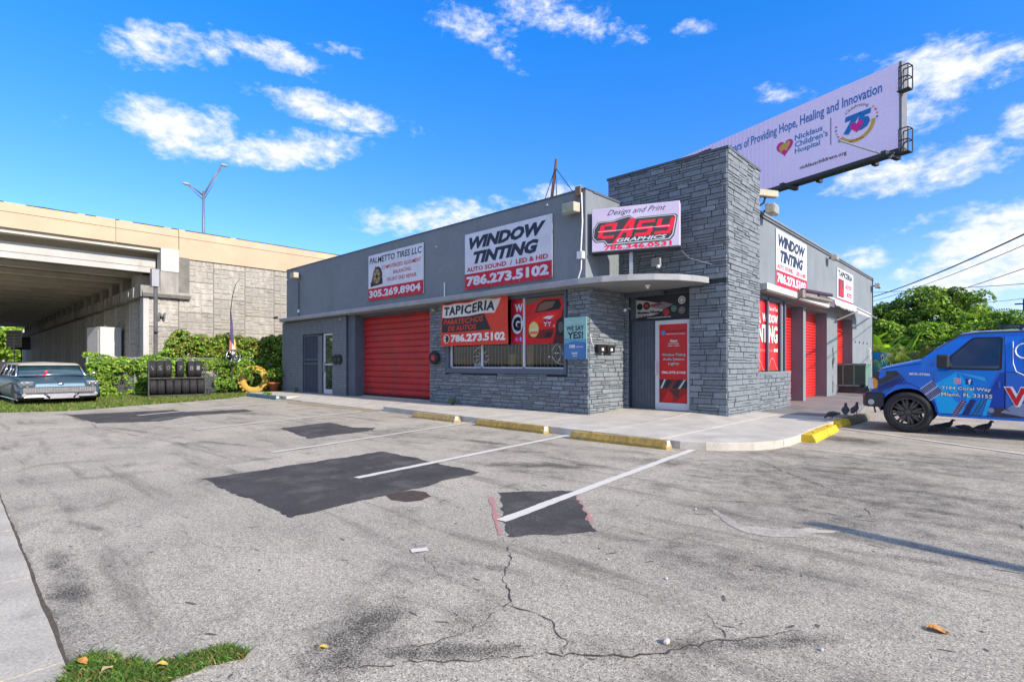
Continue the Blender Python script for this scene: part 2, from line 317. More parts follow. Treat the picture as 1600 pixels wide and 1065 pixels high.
def sheet(name,pts,z,M,**k):
    mb=MB(); mb.add([(x,y,z) for x,y in pts],[tuple(range(len(pts)))]); return mb.build(name,M,**k)
ST=dict(kind='structure')
grassground=mat('lawn soil',(.075,.10,.03),.95,var=.35,scale=1.3,speck=.4,ss=40)
sheet('ground',[(-900,-900),(900,-900),(900,900),(-900,900)],-.03,grassground,**ST)
lotp=[(-19.3,.35),(-18.9,1.0),(-18.28,2.12),(-18.6,3.0),(-19.12,3.68),(-19.85,5.57),(-20.7,6.9),(-21.7,8.0),(-21.98,8.1),(-21.98,9.9),(-5,9.9),(-5,34),(30,34),(30,-2.2),(-1.5,-2.2),(-1.5,.32),(-2.5,.34)]
sheet('parking_lot',jag(lotp[:-1],.02,.12,False)+[(-2.5,.34)],0,ASPH,**ST)
sheet('underpass_paving',[(-140,-25),(-30,-25),(-30,.3),(-31,6.2),(-140,6.2)],-.02,mat('underpass gravel',(.46,.43,.37),.95,var=.2,scale=1,speck=.3,ss=30),**ST)
sheet('road',[(-140,-14),(60,-14),(60,-2.2),(-140,-2.2)],-.012,ASPH,**ST)
conc=mat('pavement concrete',(.46,.43,.37),.85,var=.16,scale=2.2,bump=.25,bs=70,speck=.13,ss=45,stain=((.33,.29,.23),1.6,.56,.45,1))
conc2=mat('old sidewalk concrete',(.44,.405,.335),.9,var=.18,scale=2.5,bump=.5,bs=90,speck=.28,ss=70,stain=((.20,.19,.165),3,.55,.55,1))
# public footpath at lower left, cast in bays
fp=empty('footpath',**ST)
xs=[-1.55,-2.88,-4.17,-5.45,-6.72,-8,-9.3,-10.6,-11.9,-13.2,-14.5,-15.8,-17.1,-18.4,-19.7,-21,-22.3,-23.6]
for i in range(len(xs)-1):
    a,b=xs[i+1]+.008,xs[i]-.008
    edge=jag([(a,.335),(b,.335)],.003,.08,False)
    MB().prism([(a,-1.3),(b,-1.3)]+edge[::-1],-.1,.012+random.uniform(-.003,.003)).build('slab',conc2,fp)
MB().add([(-60,-1.3,.006),(-23.6,-1.3,.006),(-23.6,.335,.006),(-60,.335,.006)],[(0,1,2,3)]).build('paving',conc2,fp)
MB().add([(-60,-1.29,.001),(-1.56,-1.29,.001),(-1.56,.33,.001),(-60,.33,.001)],[(0,1,2,3)]).build('joint_bed',mat('joint bed dirt',(.06,.05,.04),.95),fp)
dirt=mat('joint dirt',(.09,.075,.055),.95,var=.3,scale=20)
sheet('joint_dirt',[(x,y) for x,y in jag([(-24,.325),(-2.75,.325)],.003,.05,False)]+[(x,y) for x,y in jag([(-2.75,.352),(-24,.352)],.005,.05,False)],.004,dirt,**ST)
# asphalt repair patches
tar=mat('fresh black asphalt',(.058,.054,.051),.85,var=.28,scale=2.2,bump=.6,bs=110,speck=.6,ss=80,stain=((.14,.13,.115),2.6,.50,.6,1))
for nm,p in (('a',[(-6.44,1.89),(-6.56,4.28),(-4.49,4.21),(-4.28,1.92)]),('b',[(-3.65,3.66),(-3.17,4.22),(-2.27,3.32),(-2.68,2.78)]),('c',[(-10.37,4.42),(-10.63,5.56),(-9.4,5.5),(-9.1,5.75),(-8.77,5.39),(-8.59,4.15)]),('d',[(-16.85,2.02),(-16.65,4.21),(-15.6,4.25),(-15.35,5.6),(-14.6,5.5),(-14.4,4.0),(-13.52,3.18),(-14.06,2.15)])):
    sheet('asphalt_patch',jag(p,.022,.05),.004,tar,**ST)
sheet('oil_spot',jag([(-4.18+.22*math.cos(a/8*6.283)*(1+.1*math.sin(a*3)),3.0+.2*math.sin(a/8*6.283)) for a in range(8)],.008,.04),.0035,mat('oil',(.07,.05,.035),.7,var=.3,scale=12,speck=.3),**ST)
# painted bay lines
def paint_mat(name,col,th=.47,base=(.16,.155,.15)):
    M=bpy.data.materials.new(name); M.use_nodes=True; nt=M.node_tree; N=nt.nodes; L=nt.links; b=N['Principled BSDF']; b.inputs['Roughness'].default_value=.75
    g=N.new('ShaderNodeTexCoord').outputs['Object']; n=N.new('ShaderNodeTexNoise'); n.inputs['Scale'].default_value=38; n.inputs['Detail'].default_value=6; n.inputs['Roughness'].default_value=.8; L.new(g,n.inputs['Vector'])
    n2=N.new('ShaderNodeTexNoise'); n2.inputs['Scale'].default_value=2.5; n2.inputs['Detail'].default_value=3; L.new(g,n2.inputs['Vector'])
    a=N.new('ShaderNodeMath'); a.operation='MULTIPLY_ADD'; a.inputs[1].default_value=.6; L.new(n2.outputs[0],a.inputs[0]); L.new(n.outputs[0],a.inputs[2])
    r=N.new('ShaderNodeMapRange'); r.inputs[1].default_value=th+.17; r.inputs[2].default_value=th+.3; L.new(a.outputs[0],r.inputs[0])
    x=N.new('ShaderNodeMix'); x.data_type='RGBA'; L.new(r.outputs[0],x.inputs[0]); x.inputs[6].default_value=(*base,1); x.inputs[7].default_value=(*col,1); L.new(x.outputs[2],b.inputs['Base Color']); return M
wp=paint_mat('worn white paint',(.58,.555,.495),.38,(.24,.225,.20))
wp2=paint_mat('thin white paint',(.56,.54,.49),.22,(.24,.225,.20))
def stripe(x0,y0,x1,y1,w=.1,M=wp,z=.008,am=.006):
    a=Vector((x0,y0)); b=Vector((x1,y1)); n=Vector((-(b-a).y,(b-a).x)).normalized()*w/2
    sheet('bay_line',jag([tuple(a+n),tuple(a-n),tuple(b-n),tuple(b+n)],am,.06),z,M,**ST)
stripe(-2.98,3.02,-3.42,7.42); stripe(-5.24,3.07,-5.69,7.46); stripe(-7.61,3.14,-8.43,7.7,.09); stripe(-11.32,3.24,-12.47,7.45,.11,wp2); stripe(-15.41,3.16,-17.3,7.3,.12,wp2)
stripe(-2.54,11.96,1.2,9.42,.1); stripe(-13.9,3.1,-14.4,3.9,.05,paint_mat('faded blue paint',(.30,.38,.46),.5))
# the small leftovers of an older line, spray marks, chalky patch
stripe(-2.93,2.12,-2.88,2.22,.07); 
pk=paint_mat('pink marking spray',(.45,.17,.17),.52,(.28,.24,.20))
stripe(-3.60,3.52,-2.74,2.77,.028,pk,.0035,.012); stripe(-2.95,4.0,-2.42,3.47,.03,pk,.0035,.012)
chalk=paint_mat('chalky residue',(.46,.42,.33),.56,(.28,.255,.225))
sheet('residue',jag([(-1.95,4.55),(-1.86,4.42),(-1.5,4.08),(-1.27,4.1),(-1.1,4.35),(-.95,4.6),(-1.15,4.52),(-1.3,4.3),(-1.55,4.22)],.02,.05),.003,chalk,**ST)
sand=paint_mat('sandy dirt',(.34,.26,.13),.52,(.30,.27,.235))
for cx,cy,rx,ry in ((-16.6,7.7,.8,.3),(-15.3,7.75,.8,.28),(-14.2,7.7,.6,.25),(-13.2,7.8,.6,.2),(-12.6,7.75,.4,.2),(-17,8.1,.5,.2)):
    sheet('dirt_patch',jag([(cx+rx*math.cos(a/9*6.283),cy+ry*math.sin(a/9*6.283)*(1+.3*math.sin(a*5))) for a in range(9)],.05,.1),.006+random.random()*.002,sand,**ST)
# cracks: thin dark ribbons of dirt in the surface
crk=mat('crack dirt',(.06,.052,.046),.95,var=.4,scale=30,speck=.4)
def crack(pts,w=.014,amp=.02,step=.035):
    c=jag(pts,amp,step,False); vs=[]; n=len(c)
    for i,(x,y) in enumerate(c):
        a=Vector(c[max(i-1,0)]); b=Vector(c[min(i+1,n-1)]); t=(b-a).normalized(); q=Vector((-t.y,t.x))*w*.8*random.uniform(.1,1)*(.35+.65*math.sin(math.pi*min(max(i/n,.04),.96)))/2
        vs+=[(x+q.x,y+q.y,.003),(x-q.x,y-q.y,.003)]
    MB().add(vs,[(2*i,2*i+2,2*i+3,2*i+1) for i in range(n-1)]).build('crack',crk,**ST)
crack([(-2.61,2.81),(-2.42,2.55),(-2.22,2.29),(-2.08,2.15),(-1.93,1.99),(-1.8,2.02),(-1.69,2.02),(-1.55,1.94),(-1.47,1.93),(-1.42,1.82)],.018)
crack([(-1.93,1.99),(-1.85,1.69),(-1.89,1.5),(-2.01,1.31)],.009); crack([(-1.82,2.14),(-2.1,2.0),(-2.5,2.0),(-3.2,2.3)],.006)
crack([(-2.02,1.1),(-1.87,1.3),(-1.61,1.6),(-1.41,1.81),(-1.26,1.97),(-1.1,2.13),(-1.02,2.29),(-.92,2.45),(-.74,2.75)],.02,.02)
crack([(-.95,2.35),(-1.0,2.5),(-1.12,2.6)],.008); crack([(-3.05,7.6),(-2.26,7.02),(-1.65,6.34),(-1.27,5.98),(-.96,5.71)],.02); crack([(-.96,5.71),(-.9,5.3),(-1.0,5.0),(-1.2,4.7)],.012)
crack([(-2.1,3.1),(-2.0,3.3),(-1.75,3.6),(-1.7,3.9)],.008); crack([(-16.7,2.1),(-13,2.0),(-9,2.6),(-7.6,3.1)],.02,.03,.1)
crack([(-5,.9),(-4.6,1.2),(-4.0,1.25),(-3.3,1.7)],.006); crack([(-6.6,1.2),(-6.0,1.0),(-5.3,1.2)],.006)
# short dark scuffs, twigs and drips scattered over the lot
mb=MB()
for i in range(260):
    x=random.uniform(-14,.2); y=random.uniform(.5,7.2)
    if random.random()<.5: x=random.uniform(-5,.3)
    L_=random.uniform(.01,.11)*(1 if y<4 else 1.8); w_=random.uniform(.004,.012); a_=random.gauss(.35,.5); k_=6; c_,s_=math.cos(a_),math.sin(a_)
    if random.random()<.35: L_=random.uniform(.01,.03); w_=L_*.8
    pts=[(L_*.5*math.cos(t*6.283/k_)*random.uniform(.7,1.1),w_*math.sin(t*6.283/k_)*random.uniform(.6,1.2)) for t in range(k_)]
    mb.add([(x+c_*p-s_*q,y+s_*p+c_*q,.0022) for p,q in pts],[tuple(range(k_))])
mb.build('scuff_marks',mat('scuff dark',(.10,.09,.08),.9,var=.4,scale=15),kind='stuff')
# raised slab round the corner of the building: kerb and bays
curb=[(-21.98,8.1),(-18.8,8.1),(-17.0,8.02),(-12.1,7.93),(-8.71,7.68),(-6.07,7.48),(-4.6,7.4),(-3.59,7.38),(-3.25,7.5),(-3.01,7.7),(-2.75,7.98),(-2.58,8.35),(-2.52,8.8),(-2.52,9.5),(-2.6,10.3),(-2.62,11.9),(-2.6,12.9)]
slab=empty('pavement',**ST)
inner=[(-5.2,12.9),(-5.2,12.2),(-7.4,12.2),(-7.4,10.3),(-21.98,10.3)]
full=curb+inner
def ztop(x,y): return .12+.07*max(0,min(1,(y-9.7)/1.5))*(1 if -7.5<x<-5 else max(0,min(1,(-4.3-x)/.8))*(1 if x>-7.5 else 0))
xc=[-21.99,-19.9,-18.4,-15.4,-12.2,-10.3,-8.3,-6.88,-5.15,-3.9,-2.4]
ramp=[(-18.4,-12.2)]
for i in range(len(xc)-1):
    for y0,y1 in ((7,8.62),(8.62,9.71),(9.71,11.15),(11.15,13)):
        q=clip(clip(clip(clip(full,1,0,xc[i+1]-.006),-1,0,-(xc[i]+.006)),0,1,y1-.006),0,-1,-(y0+.006))
        if len(q)<3: continue
        if y0<8.6 and -18.5<xc[i]<-12.3:    # dropped kerb across the garage entrance
            MB().prism(q,-.05,0,top=lambda x,y:.018+.10*max(0,min(1,(y-8.0)/.6))).build('slab',conc,slab); continue
        MB().prism(q,-.05,0,top=ztop).build('slab',conc,slab,bevel=.008)
sheet('slab_joints',[(x*.999-.002,y+.02) for x,y in curb[:2]]+[(x,y+.03) for x,y in curb[2:]]+[(-5,12.9),(-5,12.3),(-21.9,12.3)],.006,dirt,**ST)
# darker apron in front of the side bays
apr=mat('apron concrete',(.20,.195,.185),.85,var=.2,scale=1.2,bump=.3,bs=60,speck=.15,ss=40,stain=((.09,.085,.08),.9,.5,.5,1))
MB().prism([(-5.2,12.91),(-2.6,12.91),(-2.65,14.2),(-2.9,16.5),(-3.2,19),(-4,24.5),(-5.2,24.5)],-.05,0,top=lambda x,y:.11+.09*min(1,max(0,(y-12.9)/6))*min(1,max(0,(-3.2-x)))).build('apron',apr,**ST)
# ------------------------------------------------------------------ the shop building
gpaint=(.182,.209,.228)
stuc=mat('grey painted stucco',gpaint,.8,var=.10,scale=1.1,bump=.35,bs=45,stain=((.125,.14,.158),2.6,.55,.55,.12))
stonem=[mat('grey painted stone '+c,tuple(a*k for a in gpaint),.72,var=.16,scale=9,bump=.9,bs=38,speck=.12,ss=60) for c,k in (('a',1.0),('b',.86),('c',1.14),('d',.94))]
mortar=mat('deep painted joint',(.048,.056,.067),.9,var=.2,scale=8)
trimg=mat('slate trim paint',(.085,.105,.135),.6,var=.1,scale=3)
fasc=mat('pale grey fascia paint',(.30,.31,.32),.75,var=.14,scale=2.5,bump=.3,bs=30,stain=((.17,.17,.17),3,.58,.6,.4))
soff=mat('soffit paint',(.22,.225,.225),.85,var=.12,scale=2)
redp=mat('red roller door paint',(.42,.022,.024),.5,var=.16,scale=1.6,spec=.4,bump=.1,bs=20,stain=((.22,.035,.035),1.8,.50,.6,.5))
redb=mat('bright red side door paint',(.55,.025,.02),.45,var=.1,scale=2)
white=flat('white paint',(.72,.72,.72)); alum=mat('white aluminium frame',(.55,.57,.60),.45,var=.05)
black=flat('black',(.012,.012,.013)); dark=mat('dark interior',(.02,.02,.022),.9); navy=flat('navy print',(.022,.035,.065)); redsign=flat('crimson print',(.50,.012,.03)); wsign=flat('white sign board',(.62,.64,.70))
metal=mat('galvanised metal',(.42,.43,.44),.45,metal=.6,var=.1,scale=6); dmetal=mat('dark steel',(.05,.05,.055),.6,metal=.3,var=.2,scale=6)
B=empty('commercial_building',(0,0,0),label='low grey painted shop building with a stone faced corner tower',cat='building')
ROOF=5.12
# upper walls
MB().box(-22.13,-6.96,9.73,10.0,3.05,ROOF).box(-7.2,-6.96,10.0,12.6,3.05,ROOF-.02).build('front_parapet',stuc,B)
MB().box(-22.13,-21.9,10.0,27.9,0,ROOF).box(-22.13,-4.6,27.7,27.9,0,4.98).build('rear_wall',stuc,B)
MB().box(-21.9,-7.2,10.0,27.7,4.55,4.65).box(-7.2,-4.9,13.1,27.7,4.55,4.65).build('roof',mat('roof membrane',(.3,.3,.3)),B)
MB().box(-4.9,-4.6,13.05,27.9,2.93,4.95).build('side_parapet',stuc,B)
MB().box(-4.93,-4.57,13.05,27.93,4.95,5.0).box(-4.597,-4.575,13.05,27.9,4.86,4.885,1).build('coping',[stuc,mortar],B)
MB().box(-22.15,-6.94,9.71,10.02,ROOF,ROOF+.03).box(-7.22,-6.94,10.02,12.6,ROOF-.02,ROOF+.03).build('coping',trimg,B)
# canopy slab with the curved end over the entrance
cz=[(-22.05,9.38),(-6.9,9.38),(-6.35,9.46),(-5.85,9.66),(-5.4,9.95),(-5.05,10.35),(-4.85,10.8),(-4.78,11.18)]
N_=len(cz); mb=MB(); mb.prism(cz+[(-4.78,11.19),(-6.96,11.6),(-6.96,9.735),(-22.05,9.735)],2.965,3.095); mb.build('canopy',fasc,B,bevel=.012,fixn=True)
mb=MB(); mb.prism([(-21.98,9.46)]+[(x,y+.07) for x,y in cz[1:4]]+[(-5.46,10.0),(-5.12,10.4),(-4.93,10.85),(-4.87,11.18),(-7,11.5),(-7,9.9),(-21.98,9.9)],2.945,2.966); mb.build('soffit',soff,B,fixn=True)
MB().box(-6.85,-5.9,11.2,11.38,2.83,2.96).build('lintel',trimg,B)
# lower front: brick left end
brickm=mat('grey painted brick',tuple(a*.92 for a in gpaint),.75,var=.14,scale=7,bump=.6,bs=60)
bw=MB().box(-22.3,-20.42,9.63,9.9,0,2.95).box(-20.42,-18.92,9.63,9.9,2.36,2.95).box(-18.1,-17.12,9.63,9.9,0,2.95).box(-19.22,-18.92,9.66,9.9,0,2.36).box(-18.92,-18.1,9.63,9.9,2.40,2.95).box(-22.3,-22.1,9.9,10.2,0,2.95).build('brick_wall',mortar,B)
def bricks(F,u0,u1,v0,v1,holes,L=.2,h=.066,g=.011):
    mb=MB(); v=v0; row=0
    while v<v1-.03:
        u=u0-(L/2 if row%2 else 0)
        while u<u1:
            a,b=max(u,u0),min(u+L-g,u1)
            for (hu0,hu1,hv0,hv1) in holes:
                if v+h>hv0 and v<hv1:
                    if a>=hu0 and b<=hu1: a=b
                    elif a<hu0<b: b=hu0
                    elif a<hu1<b: a=hu1
            if b-a>.02: mb.fbox(F,a,b,v,min(v+h-g,v1),-.01,.010+random.uniform(0,.009))
            u+=L
        v+=h; row+=1
    return mb
bricks(front(-22.3,0,9.63),0,5.18,.02,2.94,[(1.86,4.22,0,2.38)]).build('brick',brickm,bw,kind='stuff')
bricks(front(-19.2,0,9.66),0,.28,.02,2.3,[]).build('brick',brickm,bw,kind='stuff')
MB().box(-17.12,-16.65,9.70,10.1,0,2.95).box(-16.65,-12.51,9.9,10.1,2.86,2.96).build('garage_jamb',trimg,B)
# security gate and glazed door at the left
gate=MB().box(-20.42,-20.36,9.66,9.72,.1,2.36).box(-19.28,-19.22,9.66,9.72,.1,2.36).box(-20.36,-19.28,9.66,9.72,2.3,2.36).box(-20.36,-19.28,9.66,9.72,.1,.16).box(-20.36,-19.28,9.66,9.72,1.22,1.28).box(-20.36,-19.28,9.66,9.72,1.38,1.44).build('security_gate',trimg,B)
mb=MB(); 
for i in range(17): x=-20.32+i*.0625; mb.box(x,x+.012,9.675,9.69,.16,2.3)
mb.build('bar',trimg,gate); MB().box(-20.36,-19.28,9.73,9.76,.1,2.3).build('mesh_panel',mat('gate backing',(.06,.075,.095),.7),gate)
dr=MB().box(-18.9,-18.82,9.7,9.78,.14,2.38).box(-18.18,-18.1,9.7,9.78,.14,2.38).box(-18.82,-18.18,9.7,9.78,2.3,2.38).box(-18.82,-18.18,9.7,9.78,.14,.30).box(-18.82,-18.18,9.7,9.78,1.2,1.25).build('glass_door',alum,B)
darkgl=mat('dark reflecting glass',(.03,.045,.035),.03,spec=1.0,var=.3,scale=6)
MB().box(-18.82,-18.18,9.74,9.75,.3,2.3).build('pane',darkgl,dr); MB().box(-18.80,-18.77,9.62,9.7,.95,1.3).build('handle',metal,dr)
# front roller door: one slat per row
gd=MB().box(-16.7,-12.4,10.1,10.14,.1,3.0).build('roller_door',redp,B)
rows=13; h=2.58/rows
for i in range(rows):
    z=.22+i*h; mb=MB(); P=[]
    prof=[(0,.0),(.008,.03),(h*.3,.045),(h*.62,.04),(h*.86,.03),(h*.9,.004),(h*.99,0)]
    for zz,yy in prof:
        for x in (-16.64,-12.5): P.append((x,10.09-yy*1.1,z+zz))
    mb.add(P,[(2*j,2*j+1,2*j+3,2*j+2) for j in range(len(prof)-1)]); mb.build('slat',redp,gd)
MB().box(-16.64,-12.5,10.03,10.1,.155,.22).build('bottom_bar',mat('door seal',(.06,.02,.02)),gd)
MB().box(-16.64,-12.5,9.99,10.1,.0,.15).build('threshold',conc,B)
# ------------- stone faced walls
STN=[]
def stones(F,u0,u1,v0,v1,par,ch=.085,lmin=.16,lmax=.38,holes=()):
    v=v0
    while v<v1-.02:
        h=ch*random.uniform(.9,1.12); 
        if v+h>v1-.03: h=v1-v
        u=u0-random.uniform(0,lmin)
        while u<u1:
            L=random.uniform(lmin,lmax); a,b=max(u,u0),min(u+L,u1); u+=L
            if u1-u<.06: b=u1; u=u1
            if b-a<.03: continue
            parts=[(a,b,v,v+h)]
            if random.random()<.38:
                f=random.uniform(.38,.62); parts=[(a,b,v,v+h*f),(a,b,v+h*f,v+h)]
            for q in parts:
                qa,qb,qc,qd=q; ok=True
                for (hu0,hu1,hv0,hv1) in holes:
                    if qd>hv0+.02 and qc<hv1-.02 and qb>hu0 and qa<hu1:
                        if qa<hu0-.04: qb=hu0
                        elif qb>hu1+.04: qa=hu1
                        else: ok=False
                if ok: STN.append((F,qa,qb,qc,qd,par))
        v+=h
def stone_mb(mb,F,a,b,c,d):
    g=.0068; a+=g;b-=g;c+=g*.8;d-=g*.8; n=random.uniform(.004,.028); w=b-a; hh=d-c; j=lambda s: random.uniform(-s,s)
    ins=min(.007,hh*.22)
    B4=[(a,c),(b,c),(b,d),(a,d)]; um=a+w*random.uniform(.35,.65)
    P=[F.p(u,v,-.035) for u,v in B4]
    P+=[F.p(u,v,n*.55) for u,v in B4]
    P+=[F.p(a+ins+j(.002),c+ins,n+j(.004)),F.p(um,c+ins*.8,n+j(.005)),F.p(b-ins+j(.002),c+ins,n+j(.004)),F.p(b-ins,d-ins,n+j(.005)),F.p(um,d-ins*.8,n+j(.006)),F.p(a+ins,d-ins,n+j(.005))]
    mb.add(P,[(0,1,5,4),(1,2,6,5),(2,3,7,6),(3,0,4,7),(4,5,8),(5,9,8),(5,10,9),(5,6,10),(6,11,10),(6,7,11),(7,12,11),(7,13,12),(7,4,13),(4,8,13),(8,9,12),(8,12,13),(9,10,11),(9,11,12)])
X0,X1=-12.51,-6.87
fw=MB().box(X0+.03,-11.78,9.765,10.0,0,2.95).box(-7.48,X1-.03,9.765,9.95,0,2.95).box(-11.78,-7.48,9.765,10.0,0,1.0).box(X1-.3,X1-.035,9.95,11.3,0,2.95).box(X0,X0+.03,9.75,10.1,0,2.95).build('stone_wall',mortar,B)
F=front(X0,0,9.73); stones(F,.0,X1-X0,.06,2.95,fw,.098,.2,.42,[(.70,5.05,.98,3.0)])
F=side(9.73,0,X1); stones(F,0,1.45,.06,2.95,fw,.098,.2,.42)
TX,TY=-4.40,11.20; TZ=5.80; TR=13.1
tw=MB().box(-7.3,TX-.035,TY+.035,TR,3.0,TZ-.06).box(-5.24,TX-.035,TY+.035,TR,0,3.0).box(-7.3,-5.24,11.45,TR,0,3.0).build('tower',mortar,B)
F=front(-7.33,0,TY); stones(F,0,TX+7.33,3.05,TZ-.05,tw,.12,.24,.52)
F=front(-5.24,0,TY); stones(F,0,TX+5.24,.1,2.95,tw,.135,.25,.5)
F=front(-6.9,0,TY); stones(F,0,.14,.12,2.85,tw,.135,.2,.2)
F=side(TY,0,TX); stones(F,0,TR-TY,.06,TZ-.05,tw,.115,.26,.52)
MB().box(-7.36,TX+.03,TY-.03,TR+.02,TZ-.05,TZ).build('tower_cap',mat('cap paint',(.09,.105,.125),.8,var=.15,scale=5),B)
sw=MB().box(-4.9,-4.5,13.1,15.6,0,1.0).build('side_stone_base',mortar,B)
F=side(13.1,0,-4.46); stones(F,0,2.55,.06,1.0,sw,.10,.22,.45)
MB().box(-4.9,-4.44,13.12,15.66,1.0,1.05).build('sill',stuc,B)
def rank(q):
    F,a,b,c,d,_=q; p=F.p((a+b)/2,(c+d)/2); v=p-CAM; D=v.length; return (b-a)*(d-c)*abs(v.dot(F.N))/D**3
STN.sort(key=rank,reverse=True)
rest={}
for i,q in enumerate(STN):
    F,a,b,c,d,par=q
    if i<296:
        mb=MB(); stone_mb(mb,F,a,b,c,d); mb.build('stone',random.choice(stonem),par)
    else: stone_mb(rest.setdefault(par.name,[MB(),par])[0],F,a,b,c,d)
for mb,par in rest.values(): mb.build('stone',stonem[0],par,kind='stuff')
# ------------- shop window with mullions, bars and things inside
wn=MB().box(-11.78,-11.64,9.70,9.82,1.0,2.95).box(-7.55,-7.48,9.70,9.82,1.0,2.95).box(-11.64,-7.55,9.69,9.82,1.0,1.13).box(-11.64,-7.55,9.70,9.82,2.86,2.95).build('shop_window',trimg,B)
for x in (-11.62,-10.36,-8.86): MB().box(x,x+.05,9.76,9.82,1.13,2.86).build('mullion',alum,wn)
MB().box(-11.64,-7.55,9.76,9.82,1.13,1.165).build('bottom_rail',alum,wn)
MB().add([(-11.6,9.80,1.16),(-7.55,9.80,1.16),(-7.55,9.80,2.86),(-11.6,9.80,2.86)],[(0,1,2,3)]).build('pane',glass('shop glass',(.95,.97,.97),.0),wn)
for i in range(33): x=-11.52+i*.12; MB().box(x,x+.010,9.88,9.888,1.13,2.7).build('security_bar',mat('pale bar paint',(.34,.33,.30),.6),wn)
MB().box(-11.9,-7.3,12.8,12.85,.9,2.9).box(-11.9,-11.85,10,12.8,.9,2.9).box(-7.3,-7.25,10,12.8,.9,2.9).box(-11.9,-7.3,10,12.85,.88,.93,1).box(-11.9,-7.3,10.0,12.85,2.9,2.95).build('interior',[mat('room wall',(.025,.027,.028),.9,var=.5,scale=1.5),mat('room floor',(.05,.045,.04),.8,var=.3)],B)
chrome=mat('polished chrome',(.7,.71,.73),.15,metal=1,var=.05); blk=mat('gloss black wheel',(.02,.02,.022),.25,spec=.6)
def rim(loc,A,r,m,m2,label,sp=7):
    A=Vector(A).normalized(); t=Vector((0,0,1)); U=A.cross(t).normalized(); V=U.cross(A)
    o=empty('display_wheel',loc,label=label,cat='wheel',group='wheel rims on show behind the shop window')
    MB().lathe([(r,-.09),(r,.06),(r*.95,.07),(r*.9,.04),(r*.88,-.06)],(0,0,0),A,28,closed=True).build('barrel',m,o,smooth=True)
    mb=MB()
    for i in range(sp):
        w=2*math.pi*i/sp; d=U*math.cos(w)+V*math.sin(w); mb.tube([d*r*.15+A*.03,d*r*.5+A*.03,d*r*.9+A*.05],[.02,.022,.03],6)
    mb.build('spoke',m,o,smooth=True); MB().lathe([(0,.06),(r*.2,.05),(r*.22,-.01),(0,-.01)],(0,0,0),A,14).build('hub',m2,o,smooth=True)
bluem=mat('blue wheel paint',(.02,.22,.38),.3,spec=.6)
rim((-7.83,10.06,1.50),(0.3,-1,.05),.28,chrome,bluem,'silver and blue rim at the right end of the shop window',6)
rim((-8.45,10.3,1.42),(-.1,-1,.1),.30,blk,chrome,'dark many-spoked rim second from the right behind the shop window',9)
rim((-10.95,10.35,1.45),(.2,-1,.3),.30,chrome,blk,'silver rim leaning at the left end of the shop window',8)
def solidbox(name,label,cat,x0,x1,y0,y1,z0,z1,m,**k): return MB().box(x0,x1,y0,y1,z0,z1).build(name,m,bevel=.01,label=label,cat=cat,**k)
card=mat('brown cardboard',(.33,.22,.11),.85,var=.1,scale=4); 
o=MB().box(-9.42,-9.0,10.3,10.34,.93,2.0).build('board',card,label='tall brown board leaning behind the middle of the shop window',cat='board')
o=MB().box(-9.75,-9.55,10.2,10.35,.93,1.5).build('tube_box',mat('olive carton',(.22,.22,.07),.8),label='upright olive carton behind the shop window',cat='carton')
pk_=mat('red packing',(.35,.02,.03),.6); 
mb=MB().box(-11.4,-10.95,10.0,10.2,1.13,1.22).box(-10.9,-10.6,10.0,10.15,1.13,1.25,1); mb.build('parcel',[pk_,white],bevel=.01,label='red and white parcels on the sill at the left of the shop window',cat='parcel')
mb=MB()
for i in range(9): mb.box(-9.9+i*.13,-9.82+i*.13,9.95,10.05,1.13,1.17+.02*(i%2))
mb.build('sill_display',mat('cream plastic',(.5,.42,.2),.5),label='row of small cream tiles along the shop window sill',cat='display')
# ------------- entrance: plank infill, door
pl=MB().box(-6.88,-5.24,11.40,11.45,.1,2.95).build('entrance_infill',mat('infill paint',(.075,.09,.11),.6),B)
plm=mat('slate plank paint',(.085,.103,.128),.55,var=.1,scale=6)
for i in range(8):
    x=-6.76+i*.083; MB().box(x,x+.078,11.365+random.uniform(0,.006),11.41,.18,2.26).build('plank',plm,pl)
MB().box(-6.8,-5.26,11.35,11.41,2.32,2.86).build('transom_panel',plm,B)
ed=MB().box(-6.11,-6.02,11.30,11.38,.2,2.24).box(-5.33,-5.25,11.30,11.38,.2,2.24).box(-6.02,-5.33,11.30,11.38,2.15,2.24).box(-6.02,-5.33,11.30,11.38,.2,.36).build('entrance_door',alum,B)
MB().box(-6.02,-5.33,11.335,11.345,.36,2.15).build('pane',darkgl,ed); MB().box(-6.07,-6.04,11.22,11.26,1.0,1.32).box(-6.07,-6.04,11.26,11.3,1.02,1.05).box(-6.07,-6.04,11.26,11.3,1.27,1.30).build('handle',alum,ed)
F=front(-6.02,.36,11.332)
redf=flat('red vinyl film',(.55,.012,.014),.35); redd=flat('deep red vinyl film',(.30,.01,.012),.35)
W_=.69
rect(F,0,W_,0,1.79,.001,redf,ed,'vinyl_film')
disc(F,.34,1.25,.27,.002,flat('mid red vinyl',(.46,.02,.02),.35),ed)
disc(F,.10,1.60,.05,.003,flat('cyan dot',(.02,.25,.6)),ed,'emblem'); text(F,'PROFESSIONAL',.17,1.60,.46,.05,.003,navy,ed,.02); text(F,'WINDOW TINTING & AUTO SOUND',.17,1.555,.46,.025,.003,white,ed,.02)
text(F,'Hours',.27,1.38,.17,.06,.003,white,ed,.04); text(F,'Monday-Saturday',.22,1.33,.26,.03,.003,white,ed,.03); text(F,'9:00am - 6:00pm',.21,1.28,.28,.03,.003,white,ed,.03)
gry=flat('light grey print',(.55,.55,.58))
for s,u,v,w in (('Window Tinting',.06,1.05,.58),('Audio Systems',.09,.95,.52),('Lights',.22,.85,.26)): 
    text(F,s,u,v,w,.075,.003,black,ed,.07,pad=.006); text(F,s,u,v,w,.075,.0045,gry,ed,.02)
